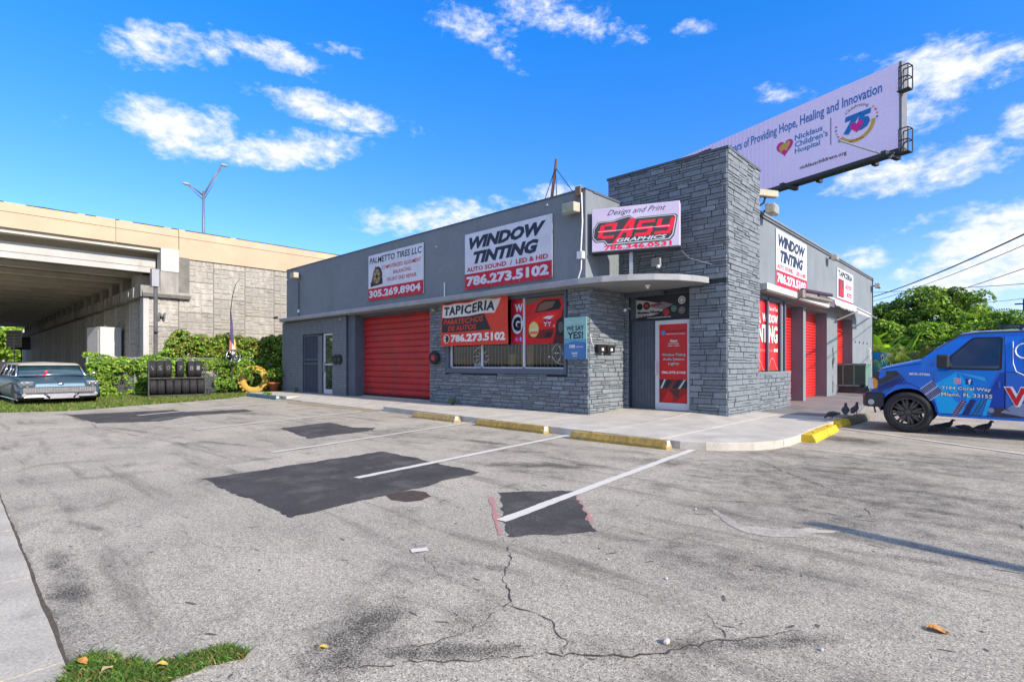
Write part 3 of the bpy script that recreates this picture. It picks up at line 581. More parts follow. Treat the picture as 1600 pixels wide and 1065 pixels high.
text(F,'786.273.5102',.04,.665,.6,.055,.003,white,ed,.03,.25)
rect(F,0,W_,.33,.53,.002,flat('smoke film',(.03,.035,.04)),ed); 
for i in range(5): poly(F,[(.02+i*.11,.33),(.07+i*.11,.33),(.16+i*.12,.53),(.12+i*.12,.53)],.003,[gry,black,redd,black,gry][i],ed)
rect(F,0,W_,0,.33,.002,redd,ed)
poly(F,[(.06,.02),(.32,.02),(.35,.16),(.22,.29)],.003,redf,ed); poly(F,[(.4,.02),(.69,.02),(.69,.24),(.6,.2)],.003,redf,ed); poly(F,[(.24,.30),(.5,.3),(.46,.12),(.36,.17)],.003,flat('brown film',(.08,.03,.03)),ed)
# ------------- side elevation openings (face +X)
sx=-4.6
mb=MB()
for y0,y1 in ((15.25,15.76),(17.38,17.64),(20.08,21.47),(23.87,27.9)): mb.box(-4.95,sx,y0,y1,0 if y0>15.3 else 1.04,2.93)
mb.box(-4.95,-4.9,13.1,27.9,2.9,2.93); mb.build('side_wall',stuc,B)
for y0,y1,zt in ((15.66,17.38,2.9),(17.64,20.08,2.9),(21.47,23.87,2.96)):
    d=MB().box(-5.02,-4.97,y0,y1,0,2.93).build('side_roller_door',redb,B); mb=MB(); n=30
    for i in range(n):
        z=.2+i*(2.7/n); mb.box(-4.97,-4.935,y0,y1,z+.012,z+2.7/n-.012)
    mb.build('slat',redb,d)
sf=MB().box(-4.64,-4.56,13.14,13.22,1.05,2.93).box(-4.64,-4.56,14.17,14.26,1.05,2.93).box(-4.64,-4.56,15.17,15.27,1.05,2.93).box(-4.66,-4.55,15.5,15.6,1.05,2.93).box(-4.64,-4.56,13.22,15.2,2.85,2.93).build('side_window',trimg,B)
MB().box(-4.64,-4.63,13.2,15.6,1.05,2.9).build('pane',darkgl,sf)
F=side(13.22,1.06,-4.625)
rect(F,0,.94,.02,1.8,.001,redf,sf,'vinyl_film'); rect(F,1.05,1.94,.02,1.8,.001,redf,sf,'vinyl_film')
text(F,'TINTING',.02,.72,1.86,.46,.005,black,sf,.06,pad=.02); text(F,'TINTING',.02,.72,1.86,.46,.008,white,sf,.03)
text(F,'WINDOW',.75,1.24,1.16,.22,.005,white,sf,.03); text(F,'La Casa del Tinte',1.1,1.56,.8,.1,.005,white,sf,.01,.3)
text(F,'RESIDENTIAL & COMMERCIAL',.08,.5,1.45,.06,.005,flat('rose print',(.6,.2,.2)),sf,.02); rect(F,1.62,1.74,.5,.58,.005,white,sf); rect(F,1.8,1.9,.5,.58,.005,white,sf)
poly(F,[(.3,1.15),(.62,1.2),(.48,1.72),(.25,1.78)],.004,white,sf); poly(F,[(.25,1.5),(.42,1.15),(.55,1.2),(.4,1.5)],.0045,flat('violet print',(.12,.08,.4)),sf)
for c0 in (0,1.05):
    pts=[(c0+t*.9,.02+.42*math.sin(t*3.0)**2*(1-.4*t)) for t in [i/10 for i in range(11)]]
    poly(F,pts+[(x,max(y-.03,.02)) for x,y in pts[::-1]],.004,flat('pink print',(.75,.25,.25)),sf)
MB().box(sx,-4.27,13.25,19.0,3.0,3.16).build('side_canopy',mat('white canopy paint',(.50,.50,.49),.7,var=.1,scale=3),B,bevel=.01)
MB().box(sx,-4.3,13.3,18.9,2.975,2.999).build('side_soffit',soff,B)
scuff=paint_mat('black scuffs',(.01,.01,.01),.52)
F=side(20.4,.1,-4.6); 
for u,v,w_,h_ in ((.25,.9,.5,.9),(.3,.1,.35,.7),(.9,.0,.35,.5)): poly(F,jag([(u+w_*(.5+.5*math.cos(a_)*(.6+.4*math.sin(a_*3+u*9))),v+h_*(.5+.5*math.sin(a_)*(.8+.2*math.cos(a_*4)))) for a_ in [k_*.4 for k_ in range(15)]],.04,.05),.003,scuff,B,'scuff_marks')
for i in range(4): MB().lathe([(0,.03),(.04,.02),(.05,0)],(-4.6,24.3+i*.75,2.1),(1,0,0),10).build('wall_anchor',dmetal,B)
MB().tube([(-4.55,26.6,1.4),(-4.5,26.6,1.45),(-4.5,26.6,1.85),(-4.55,26.6,1.9)],.025,6).build('grab_bar',white,B)
# conduit and small fittings that belong to the wall
MB().tube([(-7.04,9.69,5.05),(-7.0,9.67,4.4),(-7.05,9.68,3.75)],.016,6).tube([(-7.04,9.69,3.6),(-7.05,9.69,3.35),(-7.13,9.69,3.15)],.014,6).box(-7.12,-6.98,9.62,9.73,3.58,3.74).build('conduit',white,B)
MB().tube([(-20.95,9.69,4.5),(-20.95,9.69,3.1)],.022,6).box(-21.0,-20.93,9.66,9.72,3.3,3.42,1).build('conduit',[trimg,white],B)
MB().tube([(-11.8,9.69,3.55),(-11.8,9.69,3.2),(-11.74,9.66,3.1)],.018,6).build('conduit',white,B)
MB().box(-7.2,-7.06,9.66,9.74,5.0,5.2).tube([(-7.1,9.7,5.15),(-7.2,9.68,4.9),(-7.15,9.66,4.75)],.014,6).build('cable_clamp',mat('rusty clamp',(.2,.13,.09),.8),B)
for x,z in ((-12.2,4.62),(-8.05,4.98)): MB().lathe([(0,.04),(.03,.04),(.045,.0)],(x,9.73,z),(0,-1,0),10).build('wall_plug',metal,B)
for i in range(26):
    x=random.uniform(-21.5,-16.2); z=random.uniform(3.3,4.8)
    if i>18: x=random.uniform(-12.5,-11)
    MB().lathe([(0,.004),(random.uniform(.012,.03),.003)],(x,9.73,z),(0,-1,0),8).build('filled_hole',trimg,B)
MB().lathe([(.0,.03),(.05,.03),(.06,0)],(-5.75,10.3,2.93),(0,0,-1),12).ball((-5.75,10.3,2.88),.03).build('soffit_light',white,B)
# ------------- lamps, cameras on the walls (each a thing)
beige=mat('weathered beige housing',(.40,.36,.28),.6,var=.15,scale=10); lens=mat('yellowed lens',(.30,.30,.20),.2,spec=.6,var=.2,scale=12)
def flood(x,y,z,rz,label,s=1,grp='floodlights on the building walls'):
    o=empty('floodlight',(x,y,z),rz,label=label,cat='floodlight',group=grp)
    MB().prism([(-.24*s,0),(.24*s,0),(.19*s,-.22*s),(-.19*s,-.22*s)],-.12*s,.13*s).build('housing',beige,o,bevel=.015)
    MB().add([(-.18*s,-.225*s,-.11*s),(.18*s,-.225*s,-.11*s),(.2*s,-.14*s,-.16*s),(-.2*s,-.14*s,-.16*s),(-.18*s,-.23*s,.10*s),(.18*s,-.23*s,.10*s)],[(0,1,5,4),(3,2,1,0)]).build('lens',lens,o)
    MB().tube([(0,0,0),(0,.1,0)],.03,6).build('bracket',dmetal,o)
flood(-7.23,9.62,4.70,0,'large beige wall light near the right end of the front parapet',.85)
flood(-20.95,9.6,4.76,0,'beige wall light at the left end of the front parapet',.85)
flood(-4.42,13.75,4.98,R(90),'beige wall light just right of the tower under the camera',.9)
flood(-4.45,20.1,4.74,R(90),'small wall light over the middle of the side wall',.75)
flood(-4.45,27.5,4.6,R(90),'small wall light at the far end of the side wall',.8)
o=empty('security_camera',(-4.35,13.35,5.2),R(60),label='beige bullet camera above the light beside the tower',cat='camera')
MB().prism([(-.32,-.08),(.32,-.08),(.32,.08),(-.32,.08)],0,.16).build('housing',beige,o,bevel=.02); MB().lathe([(0,.01),(.05,.01),(.06,0)],(.32,0,.08),(1,0,0),12).build('lens',black,o); MB().tube([(0,0,0),(0,.05,-.12),(-.1,.12,-.2)],.025,6).build('bracket',dmetal,o)
o=empty('security_camera',(-22.2,9.3,3.1),R(200),label='small camera on the left end of the canopy',cat='camera')
MB().tube([(-.09,0,.06),(.09,0,.03)],.045,10).build('body',dmetal,o); MB().tube([(0,0,0.03),(0,0,-.06),(.05,0,-.12)],.02,6).build('bracket',beige,o)
o=empty('security_camera',(-22.1,9.72,4.72),R(160),label='tiny white camera at the top left corner of the parapet',cat='camera')
MB().tube([(-.07,0,0),(.08,0,0)],.035,8).build('body',white,o); MB().tube([(0,0,-.02),(.0,.0,-.3),(.03,0,-.9)],.01,5).build('cable',white,o)
o=empty('security_camera',(-6.85,11.2,2.55),R(-60),label='white camera on a stalk left of the banner over the door',cat='camera')
MB().tube([(-.06,0,0),(.06,0,-.02)],.04,10).build('body',white,o); MB().tube([(0,0,.0),(.1,.1,.03),(.2,.12,-.02)],.01,5).build('bracket',white,o)
o=empty('junction_box',(-5.98,11.17,3.55),label='grey box light on the tower stone under the lightbox sign',cat='wall light')
MB().box(-.11,.11,-.1,0,-.09,.1).build('housing',metal,o,bevel=.01); MB().lathe([(0,.06),(.04,.05),(.05,0)],(0.06,-.08,-.08),(0,-.4,-1),10).build('lamp',white,o)
MB().tube([(-5.4,11.16,3.75),(-5.2,11.13,3.55),(-4.7,11.14,3.35)],.008,5).build('cable',metal,label='thin loose cable hanging on the tower stone',cat='cable')
for x,z,l in ((-12.2,2.78,'small amber lamp beside the top of the shop window'),(-17.47,2.82,'small amber lamp left of the roller door')):
    o=empty('wall_lamp',(x,9.6,z),label=l,cat='lamp'); MB().lathe([(0,.09),(.05,.09),(.06,.03),(.035,0)],(0,.09,0),(0,-1,.4),12).build('shade',mat('brass lamp',(.35,.27,.1),.4,metal=.5),o); MB().ball((0,-.02,-.0),.025).build('bulb',mat('bulb',(.6,.55,.35),.3),o)
rub=mat('tyre rubber',(.022,.022,.024),.75,var=.25,scale=8,bump=.2,bs=50)
def tyremb(r=.33,w=.2,ri=.2,A=(0,1,0),O=(0,0,0),n=32):
    h=w/2; return MB().lathe([(ri,-h*.8),(ri+.02,-h),(r*.85,-h*1.02),(r*.96,-h*.85),(r,-h*.5),(r,h*.5),(r*.96,h*.85),(r*.85,h*1.02),(ri+.02,h),(ri,h*.8)],O,A,n,closed=True)
def orn(x,z,l,rr,red=False):
    o=empty('tyre_ornament',(x,9.6,z),label=l,cat='small tyre'); tyremb(rr,.12,rr*.5).build('tyre',rub,o,smooth=True)
    MB().lathe([(0,.02),(rr*.45,.03),(rr*.52,0)],(0,-.03,0),(0,-1,0),16).build('hub',mat('red hub',(.4,.03,.05),.5) if red else dmetal,o)
orn(-12.15,1.42,'small black tyre with red hub hung between roller door and shop window',.19,True)
orn(-17.8,1.40,'left tyre of the small pair on the brick pier',.17); orn(-17.52,1.40,'right tyre of the small pair on the brick pier',.17)
for y,l in ((9.92,'left black letter box on the stone return wall'),(10.28,'right black letter box on the stone return wall')):
    o=empty('letter_box',(-6.8,y,1.5),label=l,cat='letter box'); MB().box(-.03,.06,0,.3,0,.17).build('box',black,o,bevel=.006); MB().box(.0601,.064,.12,.2,.04,.10).build('plate',wsign,o)
MB().tube([(-6.86,9.9,1.62),(-6.84,9.8,1.72),(-6.85,9.75,1.9)],.008,5).build('letter_box_cable',white,label='short white wire above the letter boxes',cat='wire')
# ------------------------------------------------------------------ signs
navyT=flat('navy lettering',(.018,.028,.055)); grayT=flat('charcoal lettering',(.035,.04,.05)); orange=flat('orange red banner',(.62,.045,.02)); blackb=flat('black banner print',(.02,.022,.025))
def board(name,F,w,h,M,label,t=.02,cat='sign'):
    return MB().fbox(F,0,w,0,h,-t,0).build(name,M,label=label,cat=cat)
def screws(F,w,h,o):
    mb=MB()
    for u in (.04,w*.33,w*.66,w-.04):
        for v in (.04,h-.04): mb.lathe([(0,.006),(.012,.004)],F.p(u,v,0),F.N,8)
    mb.build('screw',metal,o)
# tyre shop sign
F=front(-15.78,3.34,9.69); o=board('sign',F,3.0,1.5,wsign,'white and red PALMETTO TIRES LLC sign on the parapet above the roller door'); screws(F,3,1.5,o)
rect(F,0,3,0,.40,.002,redsign,o); text(F,'PALMETTO TIRES LLC',.08,1.21,2.84,.20,.004,navyT,o,.016,.12)
text(F,'COMPUTERIZED ALIGNMENT',.82,.96,2.08,.12,.004,redsign,o,.01,.08); text(F,'BALANCING',1.45,.75,.95,.12,.004,redsign,o,.01,.08); text(F,'FRONT END REPAIR',1.12,.54,1.55,.12,.004,redsign,o,.01,.08)
text(F,'305.269.8904',.05,.085,2.82,.25,.004,wsign,o,.04)
tan_=flat('tan rim print',(.35,.24,.12)); dk=flat('tyre print',(.02,.025,.02))
poly(F,[(.14,.45),(.85,.50),(.84,.68),(.6,.72),(.14,.6)],.003,dk,o); disc(F,.55,.78,.28,.0045,dk,o,ry=.31); disc(F,.52,.77,.2,.006,tan_,o,ry=.235); disc(F,.52,.77,.07,.0075,dk,o)
for i in range(6):
    a=i*math.pi/3; poly(F,[(.52+.07*math.cos(a),.77+.08*math.sin(a)),(.52+.18*math.cos(a-.25),.77+.2*math.sin(a-.25)),(.52+.18*math.cos(a+.1),.77+.2*math.sin(a+.1))],.0075,dk,o)
poly(F,[(.18,.62),(.42,1.12),(.50,1.05),(.30,.55)],.005,flat('brown tyre print',(.13,.08,.05)),o)
def wtsign(F,w,h,label,s=''):
    o=board('sign',F,w,h,wsign,label); screws(F,w,h,o); k=w/3.05
    rect(F,0,w,0,.42*h/1.5,.002,redsign,o); text(F,'WINDOW',.17*k,h-.44*h/1.5,2.7*k,.33*h/1.5,.004,navyT,o,.06,.28); text(F,'TINTING',.34*k,h-.84*h/1.5,2.3*k,.33*h/1.5,.004,navyT,o,.06,.28)
    text(F,'AUTO SOUND  /  LED & HID',.08*k,h-1.03*h/1.5,2.85*k,.12*h/1.5,.004,redsign,o,.03); text(F,'786.273.5102',.07*k,.085*h/1.5,2.88*k,.27*h/1.5,.004,wsign,o,.05); return o
wtsign(front(-10.93,3.25,9.69),3.05,1.5,'white and red WINDOW TINTING sign on the front parapet above the shop window')
wtsign(side(14.88,3.30,-4.575),2.76,1.48,'white and red WINDOW TINTING sign on the side wall right of the tower')
F=side(21.4,3.50,-4.575); o=board('sign',F,2.45,1.12,wsign,'white TAPICERIA sign with a red seat picture on the side wall')
rect(F,0,2.45,0,.06,.002,redsign,o); text(F,'TAPICERIA',.1,.84,2.2,.22,.004,grayT,o,.05); rect(F,.12,.95,.12,.76,.002,flat('maroon picture',(.16,.02,.03)),o,'picture')
poly(F,[(.3,.18),(.8,.18),(.78,.4),(.66,.45),(.6,.7),(.42,.7),(.45,.4),(.3,.35)],.004,redsign,o,'picture'); text(F,'AUTOS Y',1.15,.48,1.15,.17,.004,redsign,o,.04,.1); text(F,'BOTES',1.4,.2,.8,.17,.004,redsign,o,.04,.1)
# hanging vinyl banner over the window (slightly rippled)
class FW(Fr):
    def p(s,u,v,n=0): return s.O+s.U*(u+.03*(1-v/1.2)*(-1 if u<.1 else 0))+s.V*(v-.035*math.sin(u*2.6)*(v/1.2)-.02*math.sin(u*6.8)*(v/1.2)**3)+s.N*(n+.03*math.sin(u*2.2+.5)+.012*math.sin(u*7+v*3))
FB=FW((-11.78,9.58,1.74),(1,0,0),(0,0,1))
def cloth(u0,u1,v0,v1,n,M,par=None,name='print',k=24,sl=lambda v:0,**kw):
    mb=MB(); P=[]; 
    for j in range(7):
        v=v0+(v1-v0)*j/6
        for i in range(k+1): P.append(FB.p(u0+(u1+sl(v)-u0)*i/k,v,n))
    mb.add(P,[(j*(k+1)+i,j*(k+1)+i+1,(j+1)*(k+1)+i+1,(j+1)*(k+1)+i) for j in range(6) for i in range(k)]); return mb.build(name,M,par,smooth=True,**kw)
o=cloth(0,2.58,0,1.2,0,orange,name='banner',label='orange red TAPICERIA banner hung over the left of the shop window',cat='banner')
cloth(.06,2.06,.80,1.16,.003,flat('off white banner print',(.62,.60,.55)),o,sl=lambda v:(v-.8)*.75); cloth(.06,1.85,.38,.79,.003,blackb,o,sl=lambda v:-(v-.38)*.6+.1)
text(FB,'TAPICERIA',.12,.86,1.95,.25,.006,blackb,o,.04,.1,space=1.1); text(FB,'PARATECHOS',.12,.60,1.55,.15,.006,orange,o,.02,.15); text(FB,'DE AUTOS',.3,.42,1.1,.14,.006,orange,o,.02,.15)
text(FB,'786.273.5102',.42,.10,2.05,.22,.006,flat('white banner print',(.7,.68,.64)),o,.05)
disc(FB,.24,.2,.125,.005,flat('white banner print',(.7,.68,.64)),o,'emblem'); disc(FB,.24,.2,.105,.007,blackb,o,'emblem'); mbp=[(.19+.03*math.cos(a),.2+.075*math.sin(a)) for a in [math.pi/2+i*math.pi/6 for i in range(7)]]
poly(FB,mbp+[(x+.035+.02*abs(y-.2)/.075,.2+(y-.2)*.75) for x,y in mbp[::-1]],.009,flat('white banner print',(.7,.68,.64)),o,'emblem')
MB().tube([FB.p(0,1.2,0),(-11.80,9.66,3.02)],.005,4).tube([FB.p(2.58,1.2,0),(-9.15,9.66,2.98)],.005,4).build('tie_cord',white,o)
# posters on the inside of the shop window
F=front(-9.30,1.74,9.79); o=board('poster',F,.47,1.15,flat('red poster',(.50,.015,.03)),'narrow red poster with W and G letters behind the shop glass',.003,'poster')
text(F,'W',.14,.80,.27,.2,.003,grayT,o,.05,pad=.012); text(F,'W',.14,.80,.27,.2,.005,wsign,o,.04); disc(F,.22,.50,.21,.002,black,o,ry=.27); disc(F,.22,.50,.19,.003,wsign,o,ry=.25); text(F,'G',.08,.32,.27,.36,.006,black,o,.07)
disc(F,.20,.12,.055,.003,flat('pink badge',(.7,.1,.35)),o,'emblem'); disc(F,.34,.12,.055,.003,flat('blue badge',(.04,.2,.55)),o,'emblem'); text(F,'f',.32,.08,.035,.08,.005,wsign,o,.05)
F=front(-8.80,1.72,9.79); o=board('poster',F,1.25,1.13,flat('red car poster',(.50,.010,.008)),'large poster of a red sports car behind the right of the shop window',.003,'poster')
rd2=flat('poster bright red',(.72,.02,.012)); rd3=flat('poster dark red',(.16,.008,.01)); bl=flat('poster black',(.015,.013,.013)); brn=flat('poster brown',(.16,.09,.06))
rect(F,.0,1.25,.98,1.13,.001,brn,o,'picture'); poly(F,[(.85,0),(1.25,0),(1.25,.95),(1.1,.75)],.001,flat('poster shadow',(.07,.01,.015)),o,'picture')
poly(F,[(.0,.45),(.15,.75),(.35,1.02),(.55,1.09),(1.1,1.08),(1.2,.9),(1.1,.6),(.9,.3),(.6,.12),(.2,.1),(0,.2)],.002,flat('poster body red',(.56,.012,.010)),o,'picture'); poly(F,[(.30,.76),(.42,.98),(.6,1.05),(1.05,1.04),(1.12,.88),(1.05,.8),(.6,.77)],.003,bl,o,'picture'); poly(F,[(.36,.79),(.46,.96),(.62,1.01),(.95,1.0),(.85,.86),(.6,.8)],.004,brn,o,'picture')
poly(F,[(.2,.56),(.4,.66),(.75,.74),(1.05,.72),(.9,.55),(.55,.48)],.003,rd2,o,'picture'); poly(F,[(.55,.62),(.7,.66),(.9,.66),(.78,.58)],.005,wsign,o,'picture'); poly(F,[(.1,.18),(.5,.12),(.85,.2),(.9,.36),(.5,.34),(.1,.36)],.003,rd3,o,'picture')
poly(F,[(.6,.14),(.8,.14),(.86,.26),(.66,.28)],.004,bl,o,'picture'); disc(F,1.1,.38,.15,.004,bl,o,'picture',ry=.22); disc(F,1.1,.38,.08,.006,flat('poster grey',(.10,.09,.09)),o,'picture',ry=.13); disc(F,.90,.42,.035,.005,flat('poster lamp',(.8,.2,.08)),o,'picture')
for u in (.64,.76): disc(F,u,.52,.045,.005,wsign,o,'emblem'); disc(F,u,.54,.035,.006,rd3,o,'emblem'); disc(F,u,.44,.018,.005,wsign,o,'emblem')
gold=flat('gold seal',(.65,.50,.10)); pts=[]
for i in range(48): a=i*math.pi/24; r=.17 if i%2 else .155; pts.append((.27+r*math.cos(a),.36+r*1.15*math.sin(a)))
poly(F,pts,.006,gold,o,'emblem'); disc(F,.27,.36,.12,.008,flat('pale seal',(.6,.55,.3)),o,'emblem',ry=.14); rect(F,.15,.40,.25,.31,.010,flat('seal ribbon',(.7,.12,.08)),o,'emblem'); text(F,'100%',.19,.38,.16,.07,.010,gold,o,.04)
# green-blue notice
F=front(-7.50,1.36,9.66); o=board('sign',F,.62,.93,flat('mint print',(.27,.50,.45)),'mint green and blue WE SAY YES! sign on the stone pier')
poly(F,[(0,0),(.62,0),(.62,.36),(.3,.4),(0,.34)],.002,flat('blue print',(.06,.17,.38)),o); poly(F,[(0,.34),(.3,.4),(.62,.36),(.62,.44),(0,.46)],.0025,flat('teal print',(.13,.33,.42)),o)
text(F,'WHO DOES IT?',.08,.80,.45,.045,.003,flat('pale print',(.5,.6,.6)),o); text(F,'WE SAY',.06,.63,.49,.11,.003,navyT,o,.03); text(F,'YES!',.09,.45,.44,.16,.003,navyT,o,.035)
text(F,'100',.15,.24,.16,.08,.004,wsign,o,.06); text(F,'YEARS OF',.33,.25,.2,.03,.004,wsign,o); text(F,'BANK',.22,.1,.16,.05,.004,wsign,o,.04); text(F,'MEMBER',.24,.05,.12,.025,.004,wsign,o)
# banner over the door
F=front(-6.63,2.30,11.33); o=board('sign',F,1.32,.53,flat('dark banner',(.025,.025,.028)),'dark wheel shop banner above the entrance door')
poly(F,[(.0,.04),(.0,.47),(.3,.42),(.6,.35),(.85,.28),(.6,.12),(.35,.06)],.002,flat('silver banner print',(.42,.40,.40)),o); poly(F,[(.25,.3),(.7,.38),(.95,.3),(.7,.2)],.003,flat('grey car print',(.18,.17,.17)),o,'picture'); poly(F,[(.35,.33),(.6,.36),(.72,.32),(.5,.28)],.0045,flat('maroon car print',(.22,.05,.06)),o,'picture')
for u,v,r,c in ((.28,.31,.09,'tyre print'),(.10,.30,.08,'tyre print'),(.78,.13,.1,'red rim print'),(.97,.2,.09,'teal rim print'),(1.16,.38,.11,'pale rim print'),(1.16,.15,.1,'grey rim print')):
    disc(F,u,v,r,.004,bl,o,'picture'); m_=flat(c,{'tyre print':(.02,.02,.02),'red rim print':(.45,.04,.05),'teal rim print':(.12,.22,.2),'pale rim print':(.55,.53,.48),'grey rim print':(.2,.19,.18)}[c]); disc(F,u,v,r*.8,.0055,m_,o,'picture'); disc(F,u,v,r*.55,.007,bl,o,'picture'); disc(F,u,v,r*.42,.0085,m_,o,'picture')
disc(F,.28,.31,.05,.009,flat('red rim print',(.45,.04,.05)),o,'picture'); text(F,'Montana Wheels',.04,.12,.6,.07,.006,bl,o,.05); text(F,'Ave 786 Miami',.05,.05,.32,.04,.006,bl,o,.02); text(F,'www.montanawheels.com',.3,.012,.6,.03,.010,wsign,o,.02)
# lightbox sign on its post between parapet and tower
O=Vector((-6.84,9.80,3.71)); Q=Vector((-5.11,10.48,3.71)); U=(Q-O).normalized(); F=Fr(O,U,(0,0,1)); w=(Q-O).length; h=.94
lil=mat('lilac white acrylic',(.56,.50,.66),.35,var=.10,scale=1.4); o=MB().fbox(F,0,w,0,h,-.3,0).build('sign',lil,bevel=.01,label='EASY GRAPHICS lightbox sign standing on the canopy in front of the tower',cat='sign')
MB().fbox(F,-.02,w+.02,-.03,.0,-.31,.01).fbox(F,w*.3,w*.5,h,h+.03,-.2,-.05).build('frame',dmetal,o); MB().fbox(F,w*.43,w*.47,-.62,-.03,-.16,-.12).build('post',metal,o)
text(F,'Design and Print',.34,.74,1.25,.15,.003,flat('plum script',(.06,.05,.13)),o,.0,.55)
rd=flat('logo red',(.80,.02,.05)); gr=flat('logo charcoal',(.045,.05,.055)); lg=flat('logo pale ring',(.55,.58,.62))
shp=[(.10,.22),(.03,.3),(.05,.5),(.15,.64),(.48,.64),(.6,.68),(.82,.72),(.93,.64),(1.0,.66),(1.75,.66),(1.8,.62),(1.73,.24),(1.65,.15),(.35,.13),(.28,.22)]
def off(p,d):
    cx=sum(a for a,b in p)/len(p); cy=sum(b for a,b in p)/len(p); return [(cx+(a-cx)*(1+d/.9),cy+(b-cy)*(1+d/.27)) for a,b in p]
poly(F,off(shp,.02),.003,gr,o,'emblem'); poly(F,shp,.0045,lg,o,'emblem'); poly(F,off(shp,-.018),.006,gr,o,'emblem')
def glyph(q,u,v,w_,h_,n,M,sh=.28):
    mb=MB()
    for p in q:
        if len(p)==4 and not isinstance(p[0],tuple): p=[(p[0],p[2]),(p[1],p[2]),(p[1],p[3]),(p[0],p[3])]
        mb.add([F.p(u+x*w_+sh*(v+y*h_-.3),v+y*h_,n) for x,y in p],[tuple(range(len(p)))])
    mb.build('emblem',M,o)
glyph([(0,.27,.08,.92),(.27,1,.8,1),(.27,1,.42,.60),(.73,1,.60,.80),(.27,1,0,.2)],.13,.27,.36,.33,.009,rd)
glyph([[(0,-.35),(.25,-.35),(.48,.30),(.68,.30),(.68,0),(1,0),(.98,1.18),(.62,1.18)]],.50,.27,.37,.33,.010,rd); glyph([[(.56,.52),(.69,.52),(.70,.85)]],.50,.27,.37,.33,.012,gr)
glyph([(0.05,1,.8,1),(0,.27,.6,.8),(0,.95,.4,.6),(.70,1,.2,.4),(0,.95,0,.2)],.93,.27,.36,.33,.009,rd)
glyph([(0,.27,.58,1),(0.05,1,.40,.58),(.73,1,.58,1),(.73,1,.2,.40),(.0,.95,0,.2)],1.34,.27,.36,.33,.009,rd)
rect(F,.14,1.66,.425,.438,.012,flat('logo glint',(.85,.55,.65)),o,'emblem')
text(F,'GRAPHICS',.55,.175,1.05,.08,.013,wsign,o,.03,.3); text(F,'786.346.0531',.28,.02,1.42,.10,.004,rd,o,.03)
# big LED billboard far behind the building, on its steel column
BL=Vector((-18.21,37.15,12.07)); BR=Vector((-4.31,32.81,12.07)); U=(BR-BL).normalized(); F=Fr(BL,U,(0,0,1)); w=(BR-BL).length; h=4.3
def led_mat():
    M=bpy.data.materials.new('led screen'); M.use_nodes=True; nt=M.node_tree; N=nt.nodes; L=nt.links; b=N['Principled BSDF']
    g=N.new('ShaderNodeTexCoord').outputs['Object']; wv=N.new('ShaderNodeTexWave'); wv.inputs['Scale'].default_value=1.1; wv.inputs['Distortion'].default_value=3.2; wv.inputs['Detail'].default_value=0; wv.inputs['Detail Scale'].default_value=.35; L.new(g,wv.inputs['Vector'])
    n=N.new('ShaderNodeTexNoise'); n.inputs['Scale'].default_value=14; n.inputs['Detail'].default_value=4; L.new(g,n.inputs['Vector'])
    sx=N.new('ShaderNodeSeparateXYZ'); L.new(g,sx.inputs[0]); r=N.new('ShaderNodeMapRange'); r.inputs[1].default_value=-10; r.inputs[2].default_value=-13; r.inputs[3].default_value=.08; r.inputs[4].default_value=.7; L.new(sx.outputs[0],r.inputs[0])
    m=N.new('ShaderNodeMath'); m.operation='MULTIPLY'; L.new(wv.outputs[0],m.inputs[0]); L.new(r.outputs[0],m.inputs[1])
    x=N.new('ShaderNodeMix'); x.data_type='RGBA'; L.new(m.outputs[0],x.inputs[0]); x.inputs[6].default_value=(.50,.43,.66,1); x.inputs[7].default_value=(.36,.30,.62,1)
    y=N.new('ShaderNodeMix'); y.data_type='RGBA'; y.inputs[0].default_value=.2; L.new(x.outputs[2],y.inputs[6]); L.new(n.outputs['Color'],y.inputs[7])
    L.new(y.outputs[2],b.inputs['Base Color']); b.inputs['Base Color'].default_value=(.1,.1,.1,1); L.new(y.outputs[2],b.inputs['Emission Color']); b.inputs['Emission Strength'].default_value=.18; b.inputs['Roughness'].default_value=.6; return M
o=MB().fbox(F,0,w,0,h,-.5,0).build('billboard',led_mat(),label='large lilac LED billboard for a children\'s hospital above the roof',cat='billboard')
MB().fbox(F,-.1,w+.1,-.22,0,-.55,.03).fbox(F,w,w+.12,0,h,-.5,.02,1).build('frame',[dmetal,mat('board edge trim',(.16,.17,.19),.6)],o)
bluT=flat('billboard blue',(.012,.17,.46)); mag=flat('magenta print',(.70,.02,.28)); yel=flat('gold print',(.65,.40,.06))
text(F,'Years of Providing Hope, Healing and Innovation',4.33,2.95,9.45,.74,.02,bluT,o,.016); text(F,'75',3.3,3.08,.85,.6,.02,bluT,o,.03)
hb=flat('hospital blue print',(.02,.22,.47))
text(F,'Nicklaus',9.06,2.33,1.65,.33,.02,hb,o,.02); text(F,"Children's",9.06,1.92,1.95,.35,.02,hb,o,.02); text(F,'Hospital',9.06,1.48,1.5,.38,.02,hb,o,.02)
heart(F,8.42,2.18,.57,.02,mag,o); disc(F,8.40,2.22,.34,.03,yel,o,'emblem',ry=.20); disc(F,8.66,2.34,.13,.035,yel,o,'emblem'); rect(F,8.14,8.25,1.9,2.2,.035,yel,o,'emblem'); rect(F,8.5,8.6,1.95,2.2,.035,yel,o,'emblem')
rect(F,11.15,11.19,1.35,2.85,.02,grayT,o); text(F,'nicklauschildrens.org',9.37,.48,2.65,.27,.02,grayT,o,.02)
text(F,'75',11.85,1.55,1.42,1.0,.03,bluT,o,.07,.15,'emblem'); heart(F,12.55,1.85,.36,.045,mag,o)
cx,cy=12.5,1.95
arc=[(cx+.98*math.cos(a),cy+.92*math.sin(a)) for a in [R(-150)+i*R(150)/14 for i in range(15)]]; poly(F,arc+[(cx+(a-cx)*.80,cy+(b-cy)*.80) for a,b in arc[::-1]],.025,yel,o,'emblem')
